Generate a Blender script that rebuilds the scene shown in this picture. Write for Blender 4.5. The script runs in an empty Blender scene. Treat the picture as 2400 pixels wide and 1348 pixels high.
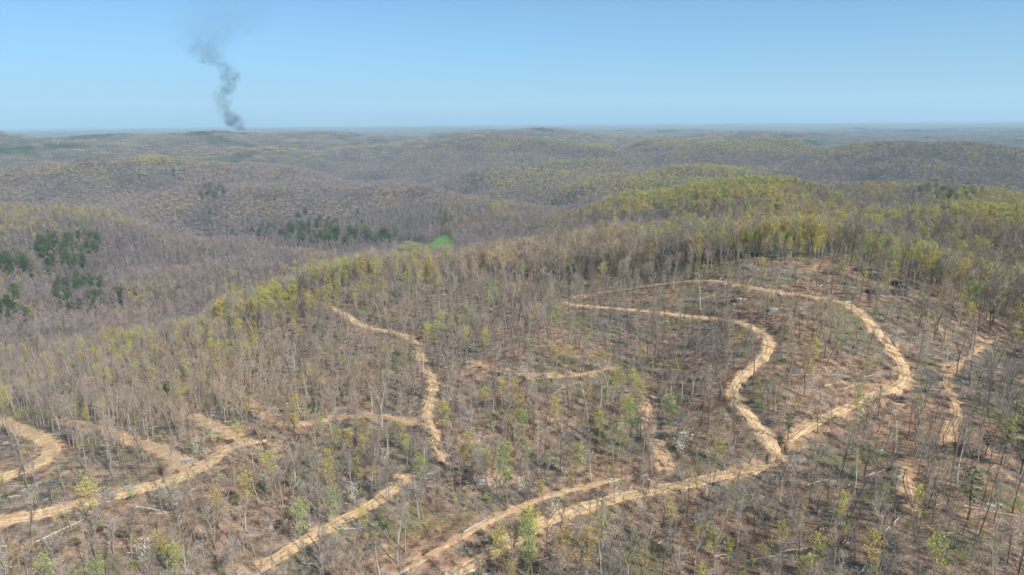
import bpy, math, os
import numpy as np
from mathutils import Matrix, Vector
R = math.radians
DEBUG = os.environ.get('DBG', '')
S = bpy.context.scene
C = S.collection

# ------------------------------------------------------------------ camera
CAMZ = 125.0
PITCH, ROLL, FPX = 13.62, -0.36, 1600.0            # 2400x1348 frame, focal length in its pixels
cam_d = bpy.data.cameras.new('camera'); cam = bpy.data.objects.new('camera', cam_d); C.objects.link(cam)
cam_d.sensor_width = 36; cam_d.lens = FPX / 2400 * 36; cam_d.clip_start = 1; cam_d.clip_end = 120000
CR = Matrix.Rotation(R(90 - PITCH), 3, 'X') @ Matrix.Rotation(R(ROLL), 3, 'Z')
cam.matrix_world = Matrix.Translation((0, 0, CAMZ)) @ CR.to_4x4()
S.camera = cam
CRN = np.array(CR)

# ------------------------------------------------------------------ world, sun, exposure
SUN_EL, SUN_AZ = 40.0, 138.0                        # azimuth clockwise from +Y (the view direction)
w = bpy.data.worlds.new('World'); S.world = w; w.use_nodes = True
wt = w.node_tree; wt.nodes.clear()
sky = wt.nodes.new('ShaderNodeTexSky'); sky.sky_type = 'NISHITA'; sky.sun_disc = False
sky.sun_elevation = R(SUN_EL); sky.sun_rotation = R(SUN_AZ)
sky.altitude = 300; sky.air_density = 0.5; sky.dust_density = 2.5; sky.ozone_density = 6.0
bg = wt.nodes.new('ShaderNodeBackground'); bg.inputs['Strength'].default_value = 0.1455
wo = wt.nodes.new('ShaderNodeOutputWorld')
tn = wt.nodes.new('ShaderNodeMix'); tn.data_type = 'RGBA'; tn.blend_type = 'MULTIPLY'; tn.inputs[0].default_value = 1; tn.inputs[7].default_value = (.80, 1.04, .93, 1)
wt.links.new(sky.outputs[0], tn.inputs[6]); wt.links.new(tn.outputs[2], bg.inputs[0]); wt.links.new(bg.outputs[0], wo.inputs[0])
sl = bpy.data.lights.new('sun', 'SUN'); sl.energy = 5.0; sl.angle = R(0.53); sl.color = (1, 0.95, 0.87)
so = bpy.data.objects.new('sun', sl); C.objects.link(so)
sd = Vector((math.sin(R(SUN_AZ)) * math.cos(R(SUN_EL)), math.cos(R(SUN_AZ)) * math.cos(R(SUN_EL)), math.sin(R(SUN_EL))))
so.rotation_euler = sd.to_track_quat('Z', 'Y').to_euler(); so.location = (0, 0, 400)
S.view_settings.view_transform = 'Standard'; S.view_settings.look = 'None'
S.view_settings.exposure = 0.5; S.view_settings.gamma = 1
cy = S.cycles
cy.max_bounces = 5; cy.diffuse_bounces = 2; cy.glossy_bounces = 1; cy.transmission_bounces = 2
cy.volume_bounces = 1; cy.transparent_max_bounces = 6
cy.use_denoising = True; cy.denoising_prefilter = 'ACCURATE'
try: cy.volume_step_rate = 2.0; cy.volume_max_steps = 128
except Exception: pass

# ------------------------------------------------------------------ custom properties
def tag(o, label=None, cat=None, group=None, kind=None):
    if label: o['label'] = label
    if cat: o['category'] = cat
    if group: o['group'] = group
    if kind: o['kind'] = kind
    return o

# ------------------------------------------------------------------ noise
def hash2(ix, iy, seed):
    h = (ix.astype(np.int64) * 374761393 + iy.astype(np.int64) * 668265263 + seed * 974711) & 0xffffffff
    h = ((h ^ (h >> 13)) * 1274126177) & 0xffffffff
    h = h ^ (h >> 16)
    return (h & 0xffffff) / float(0x1000000)
def gnoise(x, y, seed=0):
    ix, iy = np.floor(x), np.floor(y)
    fx, fy = x - ix, y - iy
    u = fx * fx * fx * (fx * (fx * 6 - 15) + 10); v = fy * fy * fy * (fy * (fy * 6 - 15) + 10)
    def g(dx, dy):
        a = hash2(ix + dx, iy + dy, seed) * 2 * np.pi
        return np.cos(a) * (fx - dx) + np.sin(a) * (fy - dy)
    a = g(0, 0) * (1 - u) + g(1, 0) * u
    b = g(0, 1) * (1 - u) + g(1, 1) * u
    return (a * (1 - v) + b * v) * 1.5
def fbm(x, y, seed=0, octv=4):
    s = 0; a = 1
    for i in range(octv):
        s = s + a * gnoise(x * 2 ** i, y * 2 ** i, seed + i * 17); a *= 0.5
    return s
def sstep(a, b, x):
    t = np.clip((x - a) / (b - a), 0, 1); return t * t * (3 - 2 * t)

# ------------------------------------------------------------------ projection
def ray(px, py):
    px = np.asarray(px, float); py = np.asarray(py, float)
    d = np.stack([(px - 1200) / FPX, -(py - 674) / FPX, -np.ones_like(px)], -1)
    return d @ CRN.T
def project(x, y, z):
    p = np.stack([x, y, z - CAMZ], -1) @ CRN
    return 1200 + FPX * p[..., 0] / -p[..., 2], 674 - FPX * p[..., 1] / -p[..., 2]

# ------------------------------------------------------------------ terrain height
CTRL = []                                            # (azimuth, log range, height)
def cz(px, py, z):                                   # a visible ground point at height z below the camera
    d = ray(px, py); t = z / d[2]
    CTRL.append((math.atan2(d[0], d[1]), math.log(t * math.hypot(d[0], d[1])), z))
def cr(px, py, r, canopy=15):                        # a visible canopy point at horizontal range r
    d = ray(px, py); t = r / math.hypot(d[0], d[1])
    CTRL.append((math.atan2(d[0], d[1]), math.log(r), t * d[2] - canopy))
def ch(px, r, z):                                    # a hidden point on this picture column
    d = ray(px, 500); CTRL.append((math.atan2(d[0], d[1]), math.log(r), z))
for a in [(0,1348,-98),(600,1348,-104),(1200,1348,-106),(1800,1348,-102),(2400,1348,-94),
          (0,1200,-97),(600,1200,-103),(1200,1200,-106),(1800,1200,-101),(2400,1200,-92),
          (0,1050,-99),(250,1050,-103),(500,1050,-104),(800,1050,-108),(1000,1050,-104),(1300,1050,-104),(1500,1050,-102),(1820,1050,-94),(2100,1050,-92),(2400,1050,-89),
          (0,920,-122),(300,920,-122),(550,920,-116),(750,920,-108),(1000,900,-101),(1200,880,-97),(1400,900,-97),(1550,920,-96),(1800,900,-86),(2100,900,-85),(2400,900,-84),
          (0,820,-152),(300,820,-140),(600,800,-121),(800,800,-107),(1000,800,-101),(1250,800,-91),(1600,800,-88),(1800,800,-80),(2100,800,-78),(2400,820,-81),
          (600,735,-132),(800,720,-105),(1000,720,-98),(1200,715,-93),(1300,710,-92),(1600,715,-81),(1900,700,-71),(2100,720,-71),(2400,760,-82),
          (820,672,-103),(1000,668,-99),(1300,668,-92),(1500,645,-83),(1700,612,-70),(1820,592,-63),(1950,610,-64),(2080,640,-68),(2220,675,-75),(2400,720,-84)]:
    cz(*a)
for a in [(100,800,-160),(100,740,-186),(300,745,-172),(420,735,-166)]: cz(*a)
for a in [(500,640,-170),(500,900,-186),(800,620,-138),(800,800,-174),(1000,560,-118),(1000,700,-150),(1000,860,-174),(980,1000,-180),(1030,1080,-180),
          (1300,540,-108),(1300,760,-140),(1500,480,-86),(1600,650,-92),(1800,450,-80),(1800,560,-92),(2050,450,-78),(2300,480,-100),
          (1750,800,-74),(1850,860,-84),(1750,1000,-145),(1500,1250,-150),(380,2250,-205),(150,2250,-205),(600,2300,-205),(0,1500,-165),(250,1750,-160),(1500,3500,-150),(1200,3600,-150),(1850,3100,-150),(2200,2600,-150),(2400,2900,-150),(2150,1500,-150),(2400,1500,-150),(1700,2050,-135),(1900,1650,-150),(2150,740,-125),(2350,770,-125),(150,3700,-150),(900,1950,-205),(1050,1800,-205),(1200,1600,-205),(1290,1430,-200),(420,1190,-205),(550,1110,-205),(680,1030,-205),(1600,1000,-145),(1900,1050,-140),(300,1300,-185),(850,3900,-150),(400,3000,-135),(950,2400,-175)]: ch(*a)
for a in [(1500,450,950),(1300,520,900),(1150,562,900),(2000,430,1250),(2300,440,1150),(2330,475,640),(2100,490,640),
          (2000,380,1900),(1500,324,2800),(1350,335,2700),(1200,328,2900),(1850,322,2500),(1700,335,2600),(2100,348,2000),(2400,352,2200),(1100,400,2000),
          (1000,450,1700),(850,500,1250),(700,500,1300),(700,555,1180),(380,368,1900),(320,385,1850),(450,385,1850),(500,450,1500),(100,480,1200),(0,470,1250),
          (100,560,950),(0,640,760),(300,640,780),(550,600,850),(0,400,1900),(150,350,3000),(700,400,2000),(850,362,2900),(850,340,3100),(600,342,3000),
          (300,311,4000),(560,309,4000),(800,309,4100),(1050,308,4200),(20,313,3900),(1250,300,4400),(1700,306,4300),(200,328,3300),(900,325,3500),(900,430,1650),(1050,445,1500),(1200,462,1350),(1290,482,1230),(300,505,1150),(420,542,1050),(550,562,980),(680,580,930),(200,392,1800),(600,402,1750),(1900,425,850),(2150,488,620),(1100,380,2300),(1500,395,1900),(1350,440,1500),(1650,385,1700)]: cr(*a)
for px in (-400, 0, 400, 800, 1200, 1600, 2000, 2400, 2800):
    k = max(0, (px - 900) / 1500)
    for r_, z_ in ((4600, -118), (6000, -118), (9000, -112 + 8 * k), (15000, -105 + 18 * k), (24000, -100 + 45 * k)): ch(px, r_, z_)
for px in (-400, 2800):
    for r_, z_ in ((100, -100), (200, -100), (350, -120 if px < 0 else -85), (700, -170 if px < 0 else -100), (1200, -150), (2500, -130)): ch(px, r_, z_)
for px in (300, 1200, 2100): ch(px, 40, -104)
CTRL = np.array(CTRL)

def relief(x, y):
    r = np.hypot(x, y)
    wx = x + 90 * gnoise(x / 500, y / 500, 5); wy = y + 90 * gnoise(x / 500, y / 500, 6)
    def bil(l, s): return np.abs(gnoise(wx / l, wy / l, s)) * 1.6 - 0.5
    h = 1.1 * fbm(x / 45, y / 45, 1, 3) + 2.2 * fbm(x / 130, y / 130, 2, 2)
    h = h + sstep(600, 2200, r) * (1 - .72 * sstep(2800, 5000, r)) * (84 * bil(1150, 11) + 18 * bil(420, 12)) + sstep(450, 1200, r) * 6 * bil(260, 13)
    h = h + sstep(3000, 7000, r) * (10 * bil(2600, 14) + 6 * gnoise(x / 1500, y / 1500, 15))
    return h
def tps(d2): return np.where(d2 > 1e-12, 0.5 * d2 * np.log(np.maximum(d2, 1e-12)), 0)
CS = np.array([1.3, 1.0])
cx, cyy = np.exp(CTRL[:, 1]) * np.sin(CTRL[:, 0]), np.exp(CTRL[:, 1]) * np.cos(CTRL[:, 0])
P = CTRL[:, :2] * CS
n = len(P)
K = tps(((P[:, None] - P[None]) ** 2).sum(-1)) + np.eye(n) * 2e-4
A = np.zeros((n + 3, n + 3)); A[:n, :n] = K; A[:n, n] = 1; A[:n, n + 1:] = P; A[n, :n] = 1; A[n + 1:, :n] = P.T
b = np.zeros(n + 3); b[:n] = CTRL[:, 2] - relief(cx, cyy) * 0.85
SOL = np.linalg.solve(A, b)
def height_raw(az, lr):
    s = SOL[n] + SOL[n + 1] * az * CS[0] + SOL[n + 2] * lr * CS[1]
    for i in range(n):
        s = s + SOL[i] * tps((az * CS[0] - P[i, 0]) ** 2 + (lr - P[i, 1]) ** 2)
    r = np.exp(lr)
    return s + relief(r * np.sin(az), r * np.cos(az)) + CAMZ

AZ0, AZ1, NA = R(-56), R(56), 760
LR0, LR1, NR = math.log(40), math.log(24000), 1180
azs = np.linspace(AZ0, AZ1, NA); lrs = np.linspace(LR0, LR1, NR)
# the smooth part on a coarse grid, the relief on the fine one
LC, AC = np.linspace(LR0, LR1, 260), np.linspace(AZ0, AZ1, 220)
gl, ga = np.meshgrid(LC, AC, indexing='ij')
base = height_raw(ga, gl) - relief(np.exp(gl) * np.sin(ga), np.exp(gl) * np.cos(ga))
def bilerp(G, fi, fj):
    i = np.clip(np.floor(fi).astype(int), 0, G.shape[0] - 2); j = np.clip(np.floor(fj).astype(int), 0, G.shape[1] - 2)
    u = np.clip(fi - i, 0, 1); v = np.clip(fj - j, 0, 1)
    return (G[i, j] * (1 - u) + G[i + 1, j] * u) * (1 - v) + (G[i, j + 1] * (1 - u) + G[i + 1, j + 1] * u) * v
GL, GA = np.meshgrid(lrs, azs, indexing='ij')
GX, GY = np.exp(GL) * np.sin(GA), np.exp(GL) * np.cos(GA)
H = bilerp(base, (GL - LR0) / (LR1 - LR0) * 259, (GA - AZ0) / (AZ1 - AZ0) * 219) + relief(GX, GY)
H = np.maximum(H, CAMZ - 225 + 3 * fbm(GX / 200, GY / 200, 9, 2))
def ground(x, y):
    az = np.arctan2(x, y); lr = np.log(np.maximum(np.hypot(x, y), 40))
    return bilerp(H, (lr - LR0) / (LR1 - LR0) * (NR - 1), (az - AZ0) / (AZ1 - AZ0) * (NA - 1))
def hit(px, py, rmax=6000):                           # where the sight line of a picture point meets the ground
    d = ray(px, py); d = d / np.hypot(d[..., 0], d[..., 1])[..., None]
    px = np.atleast_1d(px); d = np.atleast_2d(d)
    rs = np.exp(np.linspace(math.log(60), math.log(rmax), 2400))
    out = np.zeros((len(d), 3))
    for k in range(len(d)):
        g = ground(d[k, 0] * rs, d[k, 1] * rs); z = CAMZ + d[k, 2] * rs
        i = np.argmax(z < g) if (z < g).any() else len(rs) - 1
        out[k] = (d[k, 0] * rs[i], d[k, 1] * rs[i], g[i])
    return out
def at(px, py): return hit(np.array([float(px)]), np.array([float(py)]))[0]

# ------------------------------------------------------------------ roads as picture points, laid on the ground
ROADS = {
 'lower_left': (5.6, 'the broad track at lower left', [(-60,1230),(0,1222),(110,1202),(230,1172),(330,1147),(400,1127),(450,1110),(490,1085),(520,1057),(560,1037),(625,1036)]),
 'fork': (4.6, 'the forking track at lower left', [(440,1113),(425,1088),(395,1062),(350,1045),(300,1030),(265,1017),(200,1000),(140,985)]),
 'hairpin': (5.6, 'the hairpin track at the left edge', [(-60,1140),(0,1122),(60,1100),(108,1077),(124,1050),(102,1030),(60,1012),(0,985),(-60,960)]),
 'upper_fork': (4.0, 'the short upper branch at left', [(565,1036),(530,1010),(500,995),(455,978)]),
 'winding': (3.4, 'the winding track left of centre', [(775,720),(820,745),(850,765),(900,775),(960,788),(983,815),(985,845),(1010,880),(1020,905),(1008,940),(998,975),(1005,1000),(1020,1030),(1035,1065),(1042,1090)]),
 'bench': (3.4, 'the faint level track left of centre', [(585,935),(610,965),(635,988),(680,998),(740,990),(800,979),(860,973),(930,982),(1000,997)]),
 'curving': (3.7, 'the S-shaped track right of centre', [(1320,710),(1380,720),(1480,728),(1580,738),(1680,748),(1750,760),(1795,785),(1806,815),(1785,845),(1742,880),(1716,910),(1725,940),(1755,975),(1785,1010),(1815,1045),(1832,1085)]),
 'long': (4.8, 'the long straight track across the lower right', [(1832,1085),(1780,1100),(1680,1118),(1580,1140),(1480,1160),(1400,1180),(1330,1200),(1270,1225),(1210,1262),(1150,1295),(1070,1345),(1000,1390)]),
 'looping': (3.7, 'the looping track at upper right', [(1850,1040),(1880,1010),(1920,985),(1980,960),(2040,930),(2105,908),(2125,888),(2110,850),(2080,805),(2050,770),(2025,740),(1990,715),(1940,700)]),
 'upper': (3.4, 'the thin track below the tree line', [(1940,700),(1840,690),(1760,675),(1650,658),(1560,662),(1440,682),(1350,697)]),
 'spur': (4.0, 'the stub below the looping track', [(2112,905),(2102,945)]),
 'right': (2.2, 'the narrow track near the right edge', [(2375,775),(2300,815),(2250,850),(2213,885),(2220,920),(2245,950),(2245,980),(2225,1010),(2213,1055)]),
 'contour': (3.6, 'the short curved track at centre', [(1105,850),(1150,865),(1200,874),(1250,880),(1310,885),(1380,876),(1430,862)]),
 'skid': (4.2, 'the eroded skid trail right of centre', [(1520,932),(1512,980),(1522,1020),(1545,1050),(1562,1098)]),
 'faint': (1.9, 'the faint trail above the long track', [(1470,1118),(1380,1140),(1290,1160),(1180,1205),(1090,1255),(1000,1305),(920,1355)]),
 'bottom': (4.4, 'the track at bottom centre', [(945,1115),(920,1150),(870,1185),(800,1220),(720,1265),(650,1305),(580,1360)]),
 'gully': (3.0, 'the short sandy gully at lower right', [(2125,1100),(2130,1140),(2142,1195)]),
 'valley': (3.6, 'the pale lane in the left valley', [(160,768),(205,762),(255,747),(300,737)]),
}
def smooth_line(p, step):
    for _ in range(2):                               # Chaikin
        q = [p[0]]
        for a_, b_ in zip(p[:-1], p[1:]): q += [a_ * .75 + b_ * .25, a_ * .25 + b_ * .75]
        p = np.array(q + [p[-1]])
    s = np.r_[0, np.cumsum(np.hypot(*np.diff(p, axis=0).T))]
    t = np.linspace(0, s[-1], max(3, int(s[-1] / step)))
    return np.stack([np.interp(t, s, p[:, 0]), np.interp(t, s, p[:, 1])], -1)
RL = {}
for k, (wd, lab, pts) in ROADS.items():
    a_ = np.array(pts, float)
    h3 = hit(a_[:, 0], a_[:, 1])
    RL[k] = smooth_line(h3[:, :2], 1.2)
allp = np.concatenate([RL[k] for k in RL]); allw = np.concatenate([np.full(len(RL[k]), ROADS[k][0]) for k in RL])
allk = np.concatenate([[k] * len(RL[k]) for k in RL])
allz0 = []
for k in RL:
    z = ground(RL[k][:, 0], RL[k][:, 1]); m = min(len(z) // 2 * 2 - 1, 15)
    if m > 2: z = np.convolve(np.pad(z, m // 2, 'edge'), np.ones(m) / m, 'valid')[:len(z)]
    allz0.append(z)
allz = np.concatenate(allz0)
CELL = 8.0                                           # buckets for nearest road point
buck = {}
for i, (x, y) in enumerate(allp):
    buck.setdefault((int(x // CELL), int(y // CELL)), []).append(i)
def road_near(x, y):                                 # distance to the nearest road point (capped) and its index
    x = np.asarray(x).ravel(); y = np.asarray(y).ravel()
    D = np.full(len(x), 99.0); I = np.full(len(x), -1)
    kx, ky = (x // CELL).astype(int), (y // CELL).astype(int)
    key = kx.astype(np.int64) * 100003 + ky
    order = np.argsort(key, kind='stable'); ks = key[order]
    st = np.r_[0, np.flatnonzero(np.diff(ks)) + 1, len(ks)]
    for s0, s1 in zip(st[:-1], st[1:]):
        ii = order[s0:s1]; bx, by = kx[ii[0]], ky[ii[0]]
        c_ = [j for dx in (-1, 0, 1) for dy in (-1, 0, 1) for j in buck.get((bx + dx, by + dy), ())]
        if not c_: continue
        c_ = np.array(c_)
        d = np.hypot(x[ii][:, None] - allp[c_, 0], y[ii][:, None] - allp[c_, 1])
        j = d.argmin(1); D[ii] = d[np.arange(len(ii)), j]; I[ii] = c_[j]
    return D, I
near_rows = np.searchsorted(lrs, math.log(900))
sub = (slice(0, near_rows), slice(None))
D_, I_ = road_near(GX[sub], GY[sub]); D_ = D_.reshape(near_rows, NA); I_ = I_.reshape(near_rows, NA)
wv = np.where(I_ >= 0, allw[I_], 5); tv = 1 - sstep(wv * .5 + .4, wv * .5 + 3.2, D_)
H[sub] = np.where(I_ >= 0, H[sub] * (1 - tv) + allz[I_] * tv, H[sub])

# ------------------------------------------------------------------ mesh helpers
def mesh_from(name, V, F, mats=(), mi=None, smooth=False):
    me = bpy.data.meshes.new(name); V = np.asarray(V, np.float32); F = np.asarray(F, np.int32)
    k = F.shape[1]
    me.vertices.add(len(V)); me.vertices.foreach_set('co', V.ravel())
    me.loops.add(F.size); me.loops.foreach_set('vertex_index', F.ravel())
    me.polygons.add(len(F)); me.polygons.foreach_set('loop_start', np.arange(0, F.size, k, dtype=np.int32))
    for m in mats: me.materials.append(m)
    if mi is not None: me.polygons.foreach_set('material_index', np.asarray(mi, np.int32))
    me.update(calc_edges=True)
    me.polygons.foreach_set('use_smooth', np.full(len(F), smooth))
    return me
def link(name, me, parent=None, loc=None):
    o = bpy.data.objects.new(name, me); C.objects.link(o)
    if parent is not None: o.parent = parent
    if loc is not None: o.location = loc
    return o
def grid_faces(nr, nc):
    i = np.arange(nr * nc).reshape(nr, nc)
    return np.stack([i[:-1, :-1].ravel(), i[:-1, 1:].ravel(), i[1:, 1:].ravel(), i[1:, :-1].ravel()], -1)

# ------------------------------------------------------------------ materials
def nt(name):
    m = bpy.data.materials.new(name); m.use_nodes = True; t = m.node_tree
    return m, t, t.nodes['Principled BSDF']
def N(t, typ, **kw):
    n_ = t.nodes.new(typ)
    for k, v in kw.items(): setattr(n_, k, v)
    return n_
def noise_node(t, scale, det=4, rough=.6, coords='pos'):
    g = N(t, 'ShaderNodeNewGeometry'); x = N(t, 'ShaderNodeTexNoise'); x.inputs['Scale'].default_value = scale
    x.inputs['Detail'].default_value = det; x.inputs['Roughness'].default_value = rough
    t.links.new(g.outputs['Position'], x.inputs['Vector']); return x.outputs['Fac']
def ramp(t, fac, stops):
    r_ = N(t, 'ShaderNodeValToRGB'); e = r_.color_ramp.elements
    while len(e) < len(stops): e.new(0.5)
    for el, (p, c) in zip(e, stops): el.position = p; el.color = (*c, 1)
    t.links.new(fac, r_.inputs[0]); return r_.outputs[0]
def mixc(t, fac, a, b_, mode='MIX'):
    m = N(t, 'ShaderNodeMix', data_type='RGBA', blend_type=mode)
    for s_, v in ((0, fac), (6, a), (7, b_)):
        if isinstance(v, (int, float)): m.inputs[s_].default_value = v
        elif isinstance(v, tuple): m.inputs[s_].default_value = (*v, 1)
        else: t.links.new(v, m.inputs[s_])
    return m.outputs[2]
def rough(p, v=.9):
    p.inputs['Roughness'].default_value = v; p.inputs['Specular IOR Level'].default_value = .15

def ground_mat():
    m, t, p = nt('leaf_litter'); rough(p, .95)
    n1 = noise_node(t, .035, 5, .6); n2 = noise_node(t, .35, 5, .65); n3 = noise_node(t, 2.2, 4, .7)
    c = ramp(t, n2, [(.32, (.065, .043, .032)), (.44, (.175, .107, .073)), (.55, (.285, .18, .12)), (.68, (.42, .29, .195))])
    g = ramp(t, n2, [(.35, (.085, .075, .065)), (.62, (.21, .18, .145))])
    c = mixc(t, ramp(t, n1, [(.42, (0, 0, 0)), (.60, (.85, .85, .85))]), c, g)
    c = mixc(t, ramp(t, noise_node(t, .05, 3, .6), [(.52, (0, 0, 0)), (.66, (.6, .6, .6))]), c, (.14, .145, .055))
    c = mixc(t, 1.0, c, ramp(t, n3, [(.32, (.45, .44, .43)), (.5, (.95, .94, .93)), (.68, (1.35, 1.33, 1.3))]), 'MULTIPLY')
    a = N(t, 'ShaderNodeAttribute', attribute_name='soil')
    so_ = ramp(t, n3, [(.3, (.38, .22, .12)), (.7, (.60, .40, .24))])
    k = N(t, 'ShaderNodeMath', operation='MULTIPLY'); t.links.new(a.outputs['Fac'], k.inputs[0])
    rr = ramp(t, n2, [(.42, (0, 0, 0)), (.58, (1, 1, 1))]); t.links.new(rr, k.inputs[1])
    c = mixc(t, k.outputs[0], c, so_)
    # far forest floor, seen through bare crowns, woodland shading painted in as noise
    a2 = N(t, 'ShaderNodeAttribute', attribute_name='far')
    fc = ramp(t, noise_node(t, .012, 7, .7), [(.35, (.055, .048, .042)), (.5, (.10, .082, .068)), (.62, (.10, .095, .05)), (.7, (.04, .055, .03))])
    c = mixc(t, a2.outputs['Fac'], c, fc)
    t.links.new(c, p.inputs['Base Color'])
    bp = N(t, 'ShaderNodeBump'); bp.inputs['Strength'].default_value = .6; bp.inputs['Distance'].default_value = .35
    t.links.new(n3, bp.inputs['Height']); t.links.new(bp.outputs[0], p.inputs['Normal'])
    return m
def road_mat(name, lo, hi):
    m, t, p = nt(name); rough(p, .95)
    c = ramp(t, noise_node(t, .55, 5, .65), [(.32, lo), (.52, tuple((a + b) / 2 for a, b in zip(lo, hi))), (.68, hi)])
    c = mixc(t, ramp(t, noise_node(t, 1.6, 4, .7), [(.50, (0, 0, 0)), (.62, (.75, .75, .75))]), c, (.27, .165, .10))
    c = mixc(t, ramp(t, noise_node(t, .22, 4, .6), [(.50, (0, 0, 0)), (.64, (.55, .55, .55))]), c, (.25, .19, .13))
    t.links.new(c, p.inputs['Base Color'])
    bp = N(t, 'ShaderNodeBump'); bp.inputs['Strength'].default_value = .7; bp.inputs['Distance'].default_value = .3
    t.links.new(noise_node(t, 1.1, 5, .7), bp.inputs['Height']); t.links.new(bp.outputs[0], p.inputs['Normal'])
    return m
def bark_mat(name, c0, c1, patch=False):
    m, t, p = nt(name); rough(p, .9)
    oi = N(t, 'ShaderNodeObjectInfo')
    c = ramp(t, oi.outputs['Random'], [(0, c0), (1, c1)])
    c = mixc(t, .35, c, ramp(t, noise_node(t, 1.5, 3), [(.35, tuple(x * .6 for x in c0)), (.65, c1)]))
    if patch:
        x = N(t, 'ShaderNodeTexNoise'); x.inputs['Scale'].default_value = .012; x.inputs['Detail'].default_value = 4; t.links.new(oi.outputs['Location'], x.inputs['Vector'])
        c = mixc(t, 1.0, c, ramp(t, x.outputs['Fac'], [(.34, (.74, .74, .80)), (.5, (.98, .95, .92)), (.66, (1.15, 1.04, .84))]), 'MULTIPLY')
    t.links.new(c, p.inputs['Base Color']); return m
def leaf_mat(name, stops, tr=.35, jitter=.25):
    m, t, p = nt(name); rough(p, .75)
    oi = N(t, 'ShaderNodeObjectInfo')
    c = ramp(t, oi.outputs['Random'], stops)
    k = ramp(t, noise_node(t, .9, 3, .7), [(.3, (1 - jitter,) * 3), (.7, (1 + jitter,) * 3)])
    c = mixc(t, 1.0, c, k, 'MULTIPLY')
    t.links.new(c, p.inputs['Base Color'])
    tl = N(t, 'ShaderNodeBsdfTranslucent'); t.links.new(c, tl.inputs[0])
    mx = N(t, 'ShaderNodeMixShader'); mx.inputs[0].default_value = tr
    t.links.new(p.outputs[0], mx.inputs[1]); t.links.new(tl.outputs[0], mx.inputs[2])
    t.links.new(mx.outputs[0], t.nodes['Material Output'].inputs[0]); return m
M = {}
M['ground'] = ground_mat()
M['road'] = road_mat('sandy_soil', (.43, .265, .14), (.74, .53, .315))
M['road_dull'] = road_mat('dull_soil', (.36, .21, .12), (.58, .40, .245))
M['bark'] = bark_mat('bark', (.15, .125, .105), (.36, .31, .27))
M['bark_pale'] = bark_mat('pale_bark', (.40, .35, .30), (.52, .47, .41))
M['bark_dark_backlit'] = bark_mat('dark_backlit_bark', (.055, .042, .035), (.11, .085, .07))  # dark bark of pines; on broadleaf trunks it paints in a backlit look
M['twig'] = bark_mat('twig', (.15, .12, .10), (.43, .36, .305), True)
M['twig_grey'] = bark_mat('grey_twig', (.125, .10, .10), (.36, .305, .30), True)
M['twig_warm'] = bark_mat('russet_twig', (.24, .17, .10), (.42, .31, .18), True)
M['bud'] = leaf_mat('opening_leaves', [(0, (.45, .31, .13)), (.2, (.50, .40, .12)), (.6, (.54, .49, .12)), (1, (.42, .47, .11))])
M['green'] = leaf_mat('fresh_green_leaves', [(0, (.36, .42, .10)), (1, (.25, .36, .095))])
M['pine'] = leaf_mat('pine_needles', [(0, (.055, .08, .038)), (1, (.13, .165, .07))], .15)
M['white'] = leaf_mat('white_blossom', [(0, (.62, .60, .50)), (1, (.75, .74, .66))], .3, .1)
M['slash'] = bark_mat('cut_branches', (.11, .095, .085), (.50, .45, .40))
M['log'] = bark_mat('bare_log', (.30, .25, .21), (.55, .48, .41))

# ------------------------------------------------------------------ the ground
z_ = H
me = mesh_from('ground', np.stack([GX.ravel(), GY.ravel(), z_.ravel()], -1), grid_faces(NR, NA)[:, ::-1], [M['ground']], smooth=True)
at_s = me.attributes.new('soil', 'FLOAT', 'POINT'); at_f = me.attributes.new('far', 'FLOAT', 'POINT')
soil = np.zeros((NR, NA), np.float32)
soil[sub] = np.where(I_ >= 0, 1 - sstep(wv * .5 + .1, wv * .5 + 1.6, D_ + 1.2 * gnoise(GX[sub] / 5, GY[sub] / 5, 33)), 0)
sp = fbm(GX[sub] / 22, GY[sub] / 22, 35, 2)
PXg, PYg = project(GX[sub], GY[sub], H[sub])
SOILP = [(200,1120,110,45),(60,1290,90,40),(1150,1130,120,50),(1560,1010,60,80),(2060,1000,60,60),(1250,1270,120,40),(640,1060,60,30),(2130,1120,60,60)]
for (a_, b_, c_, d_) in SOILP:
    e = np.exp(-((PXg - a_) / c_) ** 2 - ((PYg - b_) / d_) ** 2)
    soil[sub] = np.maximum(soil[sub], sstep(.25, .6, e * .55 + .35 * sp * (e > .2)) * .8)
at_s.data.foreach_set('value', soil.ravel().astype(np.float32))
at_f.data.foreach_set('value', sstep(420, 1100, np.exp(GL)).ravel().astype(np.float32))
g = link('ground', me); tag(g, kind='structure')

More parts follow.
